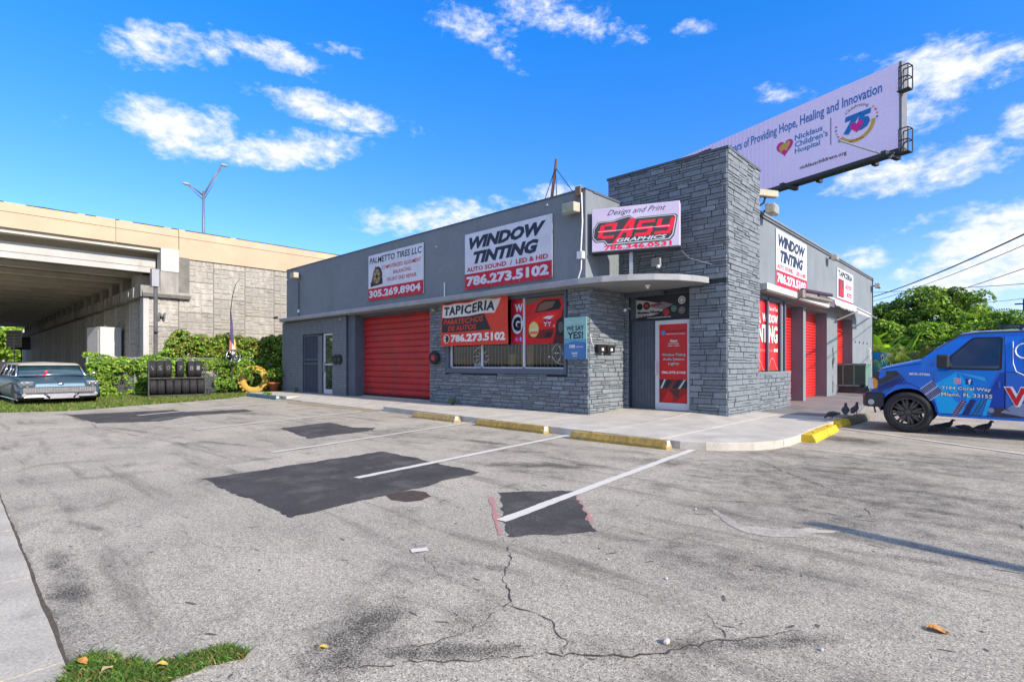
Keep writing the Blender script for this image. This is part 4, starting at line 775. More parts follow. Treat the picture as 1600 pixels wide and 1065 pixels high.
for i,c in enumerate((mag,bluT,yel,mag,bluT,yel,mag,yel)):
    a=R([170,183,196,208,-5,8,22,35][i]); disc(F,cx+1.05*math.cos(a),cy+.1+.9*math.sin(a),.055,.025,c,o,'emblem',10)
text(F,'Celebrating',11.95,2.62,1.2,.22,.03,grayT,o,0,.3,warp=lambda a,b:(a,b+.2*math.sin((a-11.95)/1.2*math.pi)))
text(F,'years of care',12.1,1.1,.8,.09,.03,bl,o,.02)
# picture of a person's head at the far left: maroon hair, pink face tones
mr=flat('maroon hair print',(.10,.015,.02)); pkf=flat('soft pink print',(.45,.24,.32))
poly(F,[(0,0),(2.4,0),(3.0,1.2),(2.8,2.6),(2.2,3.6),(1.2,4.0),(0,4.1)],.012,pkf,o,'picture'); poly(F,[(.9,3.4),(1.0,3.9),(1.4,4.1),(2.3,4.1),(3.0,4.05),(2.9,3.5),(2.2,3.2),(1.5,3.0),(1.0,2.8)],.02,mr,o,'picture')
# catwalk frames, lower rails, light arm, column
def bf(u,v,n): return F.p(u,v,n)
for v in (-.35,2.75):
    mb=MB(); H1=1.15; u0,u1,n0,n1=w+.12,w+.52,-.15,.30
    for u in (u0,u1):
        for n in (n0,n1): mb.tube([bf(u,v,n),bf(u,v+H1,n)],.03,6)
    for z in (H1,H1*.5):
        for a_,b_ in (((u1,n0),(u1,n1)),((u0,n1),(u1,n1)),((u0,n0),(u1,n0))): mb.tube([bf(a_[0],v+z,a_[1]),bf(b_[0],v+z,b_[1])],.03,6)
    mb.tube([bf(u0,v,n1),bf(u1,v+H1*.5,n1)],.02,5).fbox(F,u0-.1,u1+.03,v-.05,v,n0,n1); mb.build('catwalk',dmetal,o)
mb=MB(); mb.tube([bf(0,-.45,.85),bf(w+.1,-.45,.85)],.035,6)
for u in (1,3.5,6.2,8.8,w-.3): mb.fbox(F,u-.12,u+.12,-.42,-.22,-.6,.9); mb.tube([bf(u-.5,-.5,.9),bf(u+.5,-.5,.9)],.05,6)
mb.build('walkway_support',dmetal,o); MB().tube([bf(w-.2,-.45,.3),bf(w-2.35,1.0,1.0)],.055,6).ball(bf(w-2.35,1.0,1.0),.10).build('camera_arm',metal,o)
MB().tube([bf(2.6,-12,-2),bf(2.6,1,-2)],.55,18).fbox(F,1.4,3.8,-.9,-.25,-2.6,-.3).fbox(F,3.9,4.3,-5,-.3,-1.6,-1.2).build('column',dmetal,o)
mb=MB()
for u in (1,4,7,10,13): mb.fbox(F,u,u+.2,-.3,h-.4,-.9,-.5)
mb.build('rear_truss',dmetal,o)
# leaning brown post with stay wires on the roof
o=MB().tube([(-9.12,11,4.6),(-8.80,11,6.62)],[.05,.035],8).build('roof_post',mat('brown timber',(.14,.075,.05),.8,var=.3,scale=8),label='leaning brown post on the roof behind the front parapet',cat='post')
for p in ((-9.9,11.2,4.6),(-8.45,10.6,5.1),(-7.7,11.0,4.9)): MB().tube([(-8.83,11,6.4),p],.012,5).build('stay_wire',dmetal,o)
# awning on the side
awm=mat('grey white awning cloth',(.55,.55,.56),.85,var=.15,scale=3); purp=mat('faded plum vinyl',(.055,.025,.04),.7,var=.2,scale=4)
o=MB().add([(-4.58,18.95,3.50),(-4.58,24.0,3.50),(-4.12,24.6,3.18),(-4.12,18.95,3.22)],[(0,1,2,3)]).build('awning',awm,label='tattered grey awning with scalloped edge over the last side bay',cat='awning')
mb=MB(); k=34
for i in range(k):
    y0=18.95+i*5.6/k; y1=y0+5.6/k; z0=3.22-.04*i/k; ym=(y0+y1)/2
    mb.add([(-4.12,y0,z0),(-4.12,y1,z0),(-4.11,y1,z0-.10),(-4.09,ym,z0-.17-random.uniform(0,.05)),(-4.11,y0,z0-.10)],[(0,1,2,3,4)])
mb.build('valance',awm,o); MB().add([(-4.55,18.95,3.46),(-4.12,18.95,3.21),(-4.13,18.95,3.0),(-4.55,18.95,3.15)],[(0,1,2,3)]).build('side_flap',awm,o); MB().tube([(-4.5,21.0,2.75),(-3.95,21.4,3.05)],.025,5).tube([(-3.95,21.2,3.12),(-3.95,24.6,3.0)],.03,5).build('arm',metal,o)
o=MB().tube([(-4.24,15.9,3.24),(-4.22,18.95,3.38)],.055,10).build('rolled_awning',purp,label='rolled plum coloured awning along the edge of the side canopy',cat='awning')
MB().tube([(-4.2,15.9,3.10),(-4.2,18.9,3.19)],.045,8).box(-4.28,-4.14,15.6,15.85,3.02,3.22).build('roller_tube',mat('beige tube',(.22,.19,.16),.6,var=.3,scale=6),o)
# ------------------------------------------------------------------ expressway bridge and retaining wall on the left
cstain=((.13,.125,.11),.8,.50,.75,.25)
oldc=mat('weathered bridge concrete',(.30,.285,.255),.9,var=.2,scale=.9,bump=.4,bs=14,speck=.12,ss=30,stain=cstain)
litc=mat('pale bridge concrete',(.44,.44,.42),.85,var=.12,scale=.8,bump=.3,bs=20,stain=((.22,.22,.20),1.2,.6,.5,.3))
peach=mat('peach painted barrier',(.47,.365,.25),.85,var=.10,scale=.7,bump=.3,bs=18,stain=((.33,.25,.16),1.4,.6,.6,1))
mould=mat('black mould on coping',(.06,.055,.04),.95,var=.5,scale=3)
deckm=mat('underside concrete',(.55,.50,.43),.9,var=.2,scale=.5,bump=.3,bs=10,stain=((.24,.21,.18),.5,.52,.6,1))
G=empty('expressway_bridge',(0,0,0),label='concrete expressway bridge with peach painted barrier at left',cat='bridge')
YB=7.32
def yprism(prof,y0,y1,mi=0,mb=None):
    mb=mb or MB(); n=len(prof); mb.add([(x,y0,z) for x,z in prof]+[(x,y1,z) for x,z in prof],[tuple(range(n)),tuple(range(n,2*n))[::-1]]+[(i,n+i,n+(i+1)%n,(i+1)%n) for i in range(n)],mi); return mb
for y0,y1,zb in ((-26,4.95,6.45),(4.965,YB-.012,6.45),(YB+.012,60,6.10)):
    yprism([(-28,zb),(-28,7.02),(-28.03,7.03),(-28.03,7.05),(-28,7.06),(-28.03,7.42),(-28.3,7.42),(-28.5,zb+.1),(-28.5,zb)],y0,y1).build('barrier',peach,G,fixn=True)
    mb=MB(); y=y0
    while y<min(y1,22):
        L=random.uniform(.1,.6)
        if random.random()<.8: mb.box(-28.31,-28.015,y,min(y+L,y1),7.40,7.422+random.uniform(.002,.014))
        y+=L
    mb.build('mould',mould,G,kind='stuff')
MB().box(-84,-28.15,-26,YB,6.28,6.5).build('deck',deckm,G)
MB().box(-84,-28.5,YB,60,6.3,6.5).build('road_deck',ASPH,G)
def beam(x,m,y1=6.55): 
    return yprism([(x,5.40),(x,5.62),(x-.17,5.74),(x-.17,5.9),(x-.02,5.98),(x-.02,6.285),(x-.5,6.285),(x-.5,5.98),(x-.36,5.9),(x-.36,5.74),(x-.5,5.62),(x-.5,5.40)],-24,y1).build('beam',m,G,fixn=True)
MB().box(-29.0,-28.75,-24,6.585,5.40,6.04).box(-28.98,-28.745,-24,6.58,5.63,5.66,1).build('beam',[litc,mat('beam stain line',(.2,.2,.19),.9,var=.3,scale=5)],G)
for i in range(21): beam(-30.9-i*2.55,deckm)
mb=MB()
for i in range(4): mb.box(-84,-28.9,-18+i*6.2,-17.75+i*6.2,5.7,6.28)
mb.build('diaphragm',deckm,G)
# abutment
mb=MB().box(-84,-28.02,5.85,7.0,4.22,4.72).box(-84,-28.1,6.15,7.0,0,4.22); A_=mb.build('abutment',oldc,G)
for i in range(54):
    x=-29.6-i*.98; MB().box(x,x+.42,5.80,5.86,4.25,4.70).build('cap_rib',oldc,A_)
MB().box(-28.55,-28.02,5.95,6.16,0,4.22).build('corner_pier',litc,A_)
for i in range(21): x=-30.5-i*2.55; MB().box(x,x+.7,6.0,6.6,4.72,5.4).build('bearing_block',oldc,A_)
for i in range(17): x=-31.5-i*3; MB().box(x,x+.14,6.10,6.16,0,4.22).build('pilaster',litc,A_)
MB().box(-28.6,-27.93,6.60,7.31,5.42,6.45).build('end_block',litc,G); MB().box(-28.6,-27.96,6.58,7.30,4.5,5.418).build('end_block',oldc,G); MB().box(-28.6,-27.99,7.31,7.75,4.3,6.14).build('end_block',mat('dark stained concrete',(.17,.165,.145),.95,var=.3,scale=2,bump=.4,stain=cstain),G)
MB().box(-28.5,-27.88,5.9,7.78,4.22,4.38).box(-28.5,-27.92,5.9,7.76,4.38,4.5,1).build('ledge',[mat('sooty ledge',(.12,.115,.10),.9,var=.3,scale=4),oldc],G)
# precast wall panels with ashlar relief; each panel an object
WL=MB().box(-28.4,-28.09,5.96,7.33,0,4.2).box(-28.4,-28.09,7.33,60,0,6.3).build('retaining_wall',mat('panel joint',(.12,.11,.10),.9),label='retaining wall of precast ashlar patterned panels beside the bridge',cat='wall')
pms=[mat('ashlar panel concrete '+c,tuple(a*k for a in (.355,.335,.295)),.9,var=.22,scale=2.2,bump=.5,bs=30,speck=.12,ss=25,stain=((.24,.22,.175),2.5,.5,.65,1)) for c,k in (('a',1),('b',1.14),('c',.88))]
def panelmesh(w,h,seed):
    rnd=random.Random(seed); mb=MB().box(-.06,0,0,w,0,h); cells=[(0,0,w,h)]
    out=[]
    def split(a,b,c,d,dep):
        W2,H2=c-a,d-b
        if dep==0 or (W2<.34 and H2<.3): out.append((a,b,c,d)); return
        if W2>H2*1.25 or H2<.2: t=a+W2*rnd.uniform(.35,.65); split(a,b,t,d,dep-1); split(t,b,c,d,dep-1)
        else: t=b+H2*rnd.uniform(.35,.65); split(a,b,c,t,dep-1); split(a,t,c,d,dep-1)
    split(0,0,w,h,5)
    for a,b,c,d in out:
        g=.013; n=rnd.uniform(.010,.03); P=[(0,a+g,b+g),(0,c-g,b+g),(0,c-g,d-g),(0,a+g,d-g)]; i=.025
        P+=[(n+rnd.uniform(-.008,.008),a+g+i,b+g+i),(n+rnd.uniform(-.008,.008),c-g-i,b+g+i),(n+rnd.uniform(-.008,.008),c-g-i,d-g-i),(n+rnd.uniform(-.008,.008),a+g+i,d-g-i)]
        mb.add(P,[(0,1,5,4),(1,2,6,5),(2,3,7,6),(3,0,4,7),(4,5,6),(4,6,7)])
    return mb
Pm={}
def panel(y,z,w,h,par,rot=None):
    w-=.03; h-=.03
    for s in (random.randrange(4),): 
        key=(s,round(w,2),round(h,2)); 
        if key not in Pm: Pm[key]=panelmesh(w,h,s+int(h*10)).mesh('panel',pms[s%3])
        o=link('panel',Pm[key],par); o.location=(-28.085,y+.015,z+.015); return o
ys=[5.97,7.33]+[8.80+1.44*i for i in range(8)]
for i in range(len(ys)-1):
    y0,y1=ys[i],ys[i+1]; top=4.22 if i==0 else 6.1; z=[.0,.72][i%2]
    if z>0: panel(y0,0,y1-y0,.72,WL)
    while z<top-.05:
        h=min(1.45,top-z); panel(y0,z,y1-y0,h,WL); z+=h
# abutment face panels (facing the lot), continuing under the deck
for i in range(37):
    x=-28.62-(i+1)*1.45; z=[.0,.72][i%2]; zz=[]
    if z>0: zz.append((0,.72))
    while z<4.15: zz.append((z,min(1.45,4.2-z))); z+=1.45
    for z0,h in zz:
        if h<.1: continue
        key=(i%4,1.42,round(h-.03,2))
        if key not in Pm: Pm[key]=panelmesh(1.42,h-.03,i%4+int(h*10)).mesh('panel',pms[i%3])
        o=link('panel',Pm[key],A_); o.rotation_euler=(0,0,R(-90)); o.location=(x+.015,6.14,z0+.015)
o=MB()
F=side(6.35,3.2,-28.03); text(F,'M',.15,0,.3,.36,.035,mat('grey graffiti',(.12,.12,.13),.8),WL,.03,.1,'graffiti')
# highway lamp
o=empty('street_lamp',(-40,11.92,6.4),label='double arm lamp post standing on the expressway',cat='street lamp')
pl_=mat('brushed lamp metal',(.17,.18,.19),.5,metal=.4,var=.05)
MB().tube([(0,0,0),(0,0,3.5),(0,0,6.5)],[.11,.09,.08],10).build('pole',pl_,o,smooth=True)
for dy,dz,dx in ((1.12,2.15,.1),(-.96,.3,.1)):
    MB().tube([(0,0,6.2),(dx*.6,dy*.6,6.37+dz*.62),(dx,dy,6.4+dz)],[.06,.05,.035],8).tube([(0,0,5.9),(dx*.6,dy*.6,6.2+dz*.5),(dx,dy,6.38+dz)],.03,6).build('arm',pl_,o,smooth=True)
    MB().ball((dx,dy*1.12,6.42+dz),(.13,.26,.10),12,8).build('lamp_head',mat('lamp head',(.3,.3,.29),.35,var=.1),o,smooth=True)
# meter box on a pole
o=empty('utility_box',(-24.9,5.7,0),label='grey meter box on a dark pole in front of the bridge corner',cat='utility box')
MB().tube([(0,0,0),(0,0,4.45)],.075,8).build('pole',mat('dark pole paint',(.10,.10,.105),.6,var=.2),o); MB().box(-.14,.14,-.16,.10,4.3,4.98).box(-.15,.15,-.17,.11,4.98,5.0).build('box',mat('grey steel box',(.30,.31,.34),.5,var=.08),o,bevel=.01); MB().box(-.03,.03,-.20,-.16,4.5,4.75).tube([(0.1,0,2.5),(.1,0,2.52)],.1,6).build('bracket',dmetal,o)
# white cabinet tower beyond the fence
o=empty('cabinet',(-33.2,5.4,0),R(12),label='tall white metal cabinet beyond the vine fence',cat='cabinet')
MB().box(-.75,.75,-.45,.45,0,3.05).build('body',mat('white cabinet paint',(.55,.55,.54),.5,var=.08,scale=1),o,bevel=.02); MB().box(-.62,.55,-.47,-.45,.3,2.9).build('door',mat('cabinet door',(.48,.49,.50),.5),o,bevel=.01); MB().lathe([(0,.14),(.1,.12),(.12,0)],(.2,0,3.05),(0,0,1),10).build('vent',metal,o)
# signs seen under the bridge
def postsign(x,y,z0,z1,wd,col,label,rz=R(-20),px=0):
    o=empty('road_sign',(x,y,0),rz,label=label,cat='sign'); MB().tube([(px,0,0),(px,0,z1)],.05,6).build('post',col[1],o); MB().box(-wd/2,wd/2,-.03,-.0,z0,z1).build('panel',col[0],o); 
    if col[2]: 
        mb=MB()
        for i in range(5): mb.box(-wd/2+.08,wd/2-.08,-.036,-.031,z0+.12+i*(z1-z0)/5.4,z0+.16+i*(z1-z0)/5.4)
        mb.build('line_print',dmetal,o)
    return o
postsign(-60,3.8,2.6,4.0,1.15,(mat('pale sign back',(.5,.5,.5)),metal,True),'pale ruled sign on a post under the bridge',R(50))
postsign(-75,5.3,2.7,4.0,1.7,(black,black,False),'black signboard under the bridge beside the pale sign',R(50))
o=empty('parked_car',(-31.5,1.05,0),R(8),label='dark grey car parked behind the teal classic car',cat='car')
MB().prism([(-2.2,.3),(-2.25,.8),(-1.5,.92),(-.9,1.32),(.8,1.35),(1.5,.9),(2.2,.8),(2.25,.3)],-.85,.85).build('body',mat('charcoal car paint',(.05,.05,.055),.3,spec=.6),o,bevel=.08)
for ob in o.children: ob.rotation_euler=(R(90),0,0)
for sx_ in (-1.4,1.4): tyremb(.31,.2,.18,(0,1,0),(sx_,-.8,.31),20).build('tyre',rub,o,smooth=True)
# far white columns and bridge piers
mb=MB()
for x,y in ((-88,6.3),(-92,7.2)): mb=MB().box(x,x+.5,y,y+.5,0,5.4).build('column',litc,G)
# ------------------------------------------------------------------ fence, tyres and yard objects
galv=mat('galvanised fence',(.24,.26,.26),.5,metal=.5,var=.1)
FX=-24.6
fe=empty('chain_link_fence',(FX,3.5,0),label='chain link fence overgrown with vines beside the tyre rack',cat='fence')
for i in range(7): MB().tube([(0,i*1.45,0),(0,i*1.45,1.5)],.032,6).build('post',galv,fe)
MB().tube([(0,0,1.47),(0,8.8,1.47)],.022,6).build('top_rail',galv,fe)
mb=MB(); n=120; L=8.7; sp=L/n; H_=1.45
for i in range(-20,n+1):
    for s in (1,-1):
        y0=i*sp if s>0 else i*sp+H_*1.0; y1=y0+s*H_
        a=max(0,min(L,y0)); b=max(0,min(L,y1)); 
        if a==b: continue
        za=.03+(a-y0)*s; zb=.03+(b-y0)*s; x=.01*s
        mb.add([(x,a,za),(x,b,zb),(x,b,zb+.009),(x,a,za+.009)],[(0,1,2,3)])
mb.build('wire_mesh',galv,fe,kind='stuff')
# tyre rack
ry=math.atan2(.62,1.61)
rk=empty('tyre_rack',(-22.83,5.01,0),-math.atan2(.30,1.7),label='dark steel two tier rack full of used tyres',cat='rack')
rw=1.80; rm=mat('rusty dark rack steel',(.07,.07,.07),.7,metal=.4,var=.3,scale=6)
mb=MB()
for y in (0,rw):
    for x in (-.55,0): mb.box(x-.02,x+.02,y-.02,y+.02,0,1.32)
    for z in (.06,.72,1.3): mb.box(-.55,0,y-.015,y+.015,z,z+.03)
for z in (.06,.70):
    for x in (-.45,-.08): mb.box(x-.02,x+.02,0,rw,z,z+.04)
mb.box(-.0,.02,0,rw,.70,.745).build('frame',rm,rk)
rotm=Matrix.Translation(rk.location)@Matrix.Rotation(rk.rotation_euler.z,4,'Z')
def tiremesh(r=.325,w=.24):
    mb=tyremb(r,w,.19,(0,1,0),(0,0,0),30)
    for k in range(3): 
        y=-w*.3+k*w*.3; mb.lathe([(r+.001,y-.008),(r+.006,y-.004),(r+.006,y+.012),(r+.001,y+.016)],(0,0,0),(0,1,0),30)
    return mb.mesh('tyre',rub,True)
TM=tiremesh(); chalkm=mat('chalk mark',(.22,.22,.22),.9)
lab=['first','second','third','fourth','fifth','sixth','seventh']
for t,(zc,ys_) in enumerate(((.42,[.13+.255*i for i in range(7)]),(1.05,[.12,.35,.58,.98,1.33,1.57]))):
    for i,y in enumerate(ys_):
        p=rotm@Vector((-.27+random.uniform(-.03,.02),y,zc-random.uniform(0,.02)))
        o=link('tyre',TM,label='%s used black tyre from the left on the %s shelf of the rack'%(lab[i],['lower','upper'][t]),cat='tyre',group='used tyres on the rack'); o.location=p; o.rotation_euler=(random.uniform(-.04,.04),0,rk.rotation_euler.z+random.uniform(-.06,.06))
        ch={(1,1):'S',(1,2):'O',(1,3):'7',(1,4):'8',(1,0):'\\',(1,5):'1'}.get((t,i))
        if ch:
            Ft=Fr((.333,-.06,-.02),(0,1,0),(0,0,1)); text(Ft,ch,.01,0,.10,.15,.004,chalkm,o,-.01)
# flag pole with wheel rim
o=empty('feather_flag',(-24.2,8.32,0),label='furled purple feather flag on a thin bent pole by the fence',cat='flag')
MB().tube([(0,0,0),(0,-.05,2.4),(0,-.08,3.4),(0,.0,4.1),(0,.12,4.6),(0,.30,4.9)],[.03,.025,.02,.018,.014,.01],6).build('pole',dmetal,o)
mb=MB(); mb.tube([(.02,-.07,3.5),(.03,-.05,3.0),(.03,-.03,2.4),(.03,.0,2.1)],[.015,.05,.07,.06],8); mb.build('flag',mat('violet flag cloth',(.08,.06,.17),.8,var=.4,scale=9),o)
for k,(c,y,z,w_) in enumerate((((.45,.12,.08),-.10,2.0,.10),((.05,.08,.35),.03,1.95,.10),((.6,.5,.1),.06,2.05,.06),((.4,.4,.45),-.02,1.85,.09))): MB().add([(.06+k*.01,y-w_/2,z-.3),(.05+k*.01,y+w_/2,z-.33),(.06+k*.01,y+w_*.7,z+.1),(.05+k*.01,y-w_*.2,z+.28)],[(0,1,2,3)]).build('flag_tail',flat('flag colour %d'%k,c),o)
rim((-24.05,8.28,1.55),(1,.1,.1),.30,chrome,blk,'round chrome rim hung on the flag pole',6); bpy.data.objects[[x.name for x in bpy.data.objects if x.name.startswith('display_wheel')][-1]]['group']='yard wheel ornament'
# yellow tractor tyre and pot
yel_t=mat('yellow painted rubber',(.46,.29,.055),.75,var=.22,scale=5,bump=.4,bs=25,stain=((.16,.10,.05),5,.58,.7,1))
o=empty('tractor_tyre',(-23.2,8.83,.56),R(-25),label='big yellow painted tractor tyre leaning on the vines',cat='tractor tyre')
MB().lathe([(.30,-.14),(.33,-.17),(.50,-.18),(.55,-.12),(.565,0),(.55,.12),(.50,.18),(.33,.17),(.30,.14)],(0,0,0),(1,0,.12),40,closed=True).build('tyre',yel_t,o,smooth=True)
mb=MB()
for i in range(22):
    for s in (1,-1):
        a=(i+(.5 if s>0 else 0))*2*math.pi/22; c,q=math.cos(a),math.sin(a); T=Vector((0,-q,c)); Rr=Vector((0,c,q)); X_=Vector((1,0,.12)).normalized(); ce=Rr*.56+X_*s*.09
        P=[ce+T*.03*i1+X_*.09*i2+T*(.05*i2*s)+Rr*r_ for r_ in (-.03,.04) for i1,i2 in ((-1,-1),(1,-1),(1,1),(-1,1))]
        mb.add(P,[(0,3,2,1),(4,5,6,7),(0,1,5,4),(1,2,6,5),(2,3,7,6),(3,0,4,7)])
mb.build('tread_lugs',yel_t,o)
terra=mat('terracotta',(.42,.13,.045),.8,var=.15,scale=6)
o=empty('plant_pot',(-22.35,9.3,.12),label='terracotta pot with a plant between yellow tyre and brick wall',cat='pot')
MB().lathe([(.0,0),(.15,0),(.22,.30),(.25,.30),(.25,.37),(.21,.37),(.19,.30),(0,.29)],(0,0,0),(0,0,1),20).build('pot',terra,o,smooth=True)
o=empty('plant_pot',(-22.62,9.52,.12),label='small dark pot behind the terracotta pot',cat='pot'); MB().lathe([(.0,0),(.10,0),(.14,.22),(.15,.24),(0,.2)],(0,0,0),(0,0,1),14).build('pot',dmetal,o)
# small weathered sign panels on stakes in the vines
o=empty('garden_sign',(-24.45,5.1,0),label='small pale sign on a stake in front of the vines',cat='sign'); MB().tube([(0,0,0),(0,0,1.25)],.03,6).build('stake',galv,o); MB().box(-.02,.01,-.22,.22,1.05,1.3).build('panel',litc,o)
MB().tube([(-22.9,7.0,0),(-22.9,7.0,.28)],.09,8).build('bollard_stub',dmetal,label='short dark post stub at the right foot of the tyre rack',cat='post',bevel=.01)
# ------------------------------------------------------------------ blue wrapped van
TH=R(-2); V0=(-1.45,11.99)
VR=empty('van',(V0[0],V0[1],0),-TH,label='blue wrapped van with black wheels parked nose to the building',cat='van')
# local frame: x = towards the rear, y = across (0 near side, 1.85 far side), z up
VW=1.85
VK=.875
def vt(x,y,z):
    c=VW/2; k=1.0
    if z>1.12: k-=.17*(z-1.12)**1.15/1.0*1.25
    if x<.2: k-=.16*min(1,(.2-x)/.9)**1.6
    if z<.5: k-=.03*(.5-z)/.3
    return (x,c+(y-c)*k,z)
vblue=mat('blue van wrap',(.002,.14,.60),.20,var=.08,scale=1.5,spec=.55,stain=((.05,.10,.24),1.3,.62,.5,.4)); vcy=mat('cyan wrap print',(.002,.40,.82),.25,var=.05,spec=.35); vdk=mat('deep blue wrap print',(.002,.055,.38),.25,var=.05,spec=.35); vblk=mat('black carbon wrap',(.02,.022,.03),.3,var=.3,scale=10,spec=.5); plast=mat('black bumper plastic',(.03,.032,.036),.55,var=.2,scale=8,bump=.2)
def arc(cx,cz,r,a0,a1,n=12): return [(cx+r*math.cos(R(a0+(a1-a0)*i/n)),cz+r*math.sin(R(a0+(a1-a0)*i/n))) for i in range(n+1)]
prof=[(-.59,.50),(-.62,.72),(-.60,1.0),(-.52,1.12),(-.26,1.20),(.0,1.265),(.18,1.31),(.42,1.53),(.73,1.755),(.90,1.79),(1.4,1.80),(2.6,1.81),(3.9,1.79),(4.05,1.70),(4.12,1.1),(4.12,.42),(4.0,.34)]+[(3.48,.31)]+arc(3.0,.36,.44,-6,186)+[(2.52,.31),(1.4,.31),(.46,.325)]+arc(0,.38,.425,-6,182)+[(-.44,.40)]
bm=bmesh.new()
vs=[bm.verts.new((x,0,z)) for x,z in prof]; f=bm.faces.new(vs)
r_=bmesh.ops.extrude_face_region(bm,geom=[f]); 
for v in [g for g in r_['geom'] if isinstance(g,bmesh.types.BMVert)]: v.co.y=VW
bmesh.ops.triangulate(bm,faces=[q for q in bm.faces if len(q.verts)>4])
for co,no in (((0,0,1.12),(0,0,1)),((0,0,1.4),(0,0,1)),((0,0,1.62),(0,0,1)),((.2,0,0),(1,0,0)),((-.1,0,0),(1,0,0)),((-.4,0,0),(1,0,0)),((0,.12,0),(0,1,0)),((0,VW-.12,0),(0,1,0)),((0,.5,0),(0,1,0)),((0,1.35,0),(0,1,0)),((0,VW/2,0),(0,1,0))):
    bmesh.ops.bisect_plane(bm,geom=bm.verts[:]+bm.edges[:]+bm.faces[:],plane_co=co,plane_no=no)
for v in bm.verts:
    x,y,z=v.co; 
    if z>1.0:   # crown of roof and bonnet, rounded shoulders
        e=min(y,VW-y); 
        if e<.01 and z>1.05: z-=.0
        z+= .05*(1-((y-VW/2)/(VW/2))**2)*(1 if z>1.15 else .4)
    if x<-.48: x+= .10*((y-VW/2)/(VW/2))**2
    v.co=vt(x,y,z)
bmesh.ops.recalc_face_normals(bm,faces=bm.faces)
me=bpy.data.meshes.new('body'); bm.to_mesh(me); bm.free(); me.materials.append(vblue); body=link('body',me,VR); bv=body.modifiers.new('b','BEVEL'); bv.width=.035; bv.segments=3; bv.limit_method='ANGLE'; bv.angle_limit=R(38)
class VF(Fr):      # near side surface frame: u = x, v = z, n = outwards (towards -y)
    def p(s,u,v,n=0): q=vt(u*VK,0,v); return Vector((q[0],q[1]-n,q[2]))
VS=VF((0,0,0),(1,0,0),(0,0,1))
def vpoly(pts,n,M,par=body,name='wrap_print'): return poly(VS,pts,n,M,par,name)
tint=mat('tinted van glass',(.012,.016,.03),.04,spec=.9,var=.1); rubs=mat('window rubber',(.01,.01,.012),.5)
def rpoly(pts,r=.04,n=4):
    out=[]; k=len(pts)
    for i in range(k):
        p=Vector(pts[i]); a=Vector(pts[i-1]); b=Vector(pts[(i+1)%k]); u=(a-p).normalized()*r; w=(b-p).normalized()*r
        for j in range(n+1): t=j/n; q=(p+u)*(1-t)**2+p*2*t*(1-t)+(p+w)*t*t; out.append((q.x,q.y))
    return out
vpoly(rpoly([(.60,1.155),(1.44,1.14),(1.46,1.70),(1.02,1.70),(.66,1.36)],.05),.006,rubs,body,'window_seal'); vpoly(rpoly([(.64,1.18),(1.41,1.165),(1.43,1.675),(1.04,1.675),(.69,1.36)],.05),.010,tint,body,'side_window')
vpoly(rpoly([(1.75,1.155),(2.7,1.15),(2.7,1.70),(1.75,1.70)],.05),.008,tint,body,'side_window'); vpoly(rpoly([(2.9,1.155),(4.1,1.15),(4.05,1.70),(2.9,1.70)],.05),.008,tint,body,'side_window')
wsq=[vt(.22,.10,1.36),vt(.72,.13,1.76),vt(.72,VW-.13,1.76),vt(.22,VW-.10,1.36)]; cen=[vt(.22,VW/2,1.40),vt(.72,VW/2,1.80)]
nv=Vector((-.57,0,.82))*.012
MB().add([tuple(Vector(p)+nv) for p in (wsq[0],cen[0],cen[1],wsq[1])],[(0,1,2,3)]).add([tuple(Vector(p)+nv) for p in (cen[0],wsq[3],wsq[2],cen[1])],[(0,1,2,3)]).build('windscreen',mat('windscreen glass',(.25,.30,.33),.05,spec=1,var=.2),body)
MB().tube([vt(.73,.0,1.75),vt(1.0,.0,1.785),vt(3.9,.0,1.79)],.018,6).tube([vt(.2,.02,1.33),vt(.73,.0,1.75)],.016,6).build('drip_rail',mat('dark roof trim',(.07,.075,.08),.5),body)
rt=MB(); 
for y in (.5,1.3): rt.box(1.2,3.9,y,y+.03,1.90,1.925)
for x in (1.5,2.6,3.7): rt.box(x,x+.04,.25,1.6,1.86,1.899)
rt.build('roof_rack',dmetal,body)
# wrap prints
vpoly([(.50,.38),(.92,.38),(1.05,.75),(.80,1.12),(.40,.86),(.47,.52)],.003,vcy); vpoly([(.42,1.12),(1.38,1.125),(1.05,.40),(.75,.62)],.0035,mat('azure wrap print',(.002,.20,.68),.25,var=.05,spec=.35)); vpoly([(1.30,.36),(1.48,.36),(1.48,1.1),(1.42,1.1),(1.25,.75)],.004,vdk)
vpoly([(.72,1.12),(1.2,1.02),(1.22,.95)],.005,mat('pale azure print',(.03,.38,.68),.28,var=.05)); vpoly([(-.62,1.10),(-.20,1.12),(-.1,1.03),(-.48,.86),(-.64,.92)],.003,vblk); vpoly([(-.66,.92),(-.48,.85),(-.12,.98),(.3,.74),(.46,.5),(.49,.4),(.46,.39),(.40,.62),(.16,.84),(0,.885),(-.2,.86),(-.4,.7),(-.5,.45),(-.62,.5)],.004,vdk)
paleb=mat('pale louver print',(.40,.46,.70),.3); darkl=mat('dark louver print',(.02,.025,.07),.3)
def louver(O_,A,Bv,nr,mp,md,n0=.006):
    O_=Vector(O_);A=Vector(A);Bv=Vector(Bv); vpoly([tuple(O_),tuple(O_+A),tuple(O_+A+Bv),tuple(O_+Bv)],n0,mp)
    for c in range(2):
        for i in range(nr):
            a0=(i+.18)/nr; a1=(i+.86)/nr; b0=.06+.49*c; b1=b0+.39
            vpoly([tuple(O_+A*a0+Bv*b0),tuple(O_+A*a1+Bv*b0),tuple(O_+A*a1+Bv*b1),tuple(O_+A*a0+Bv*b1)],n0+.002,md,body,'wrap_print')
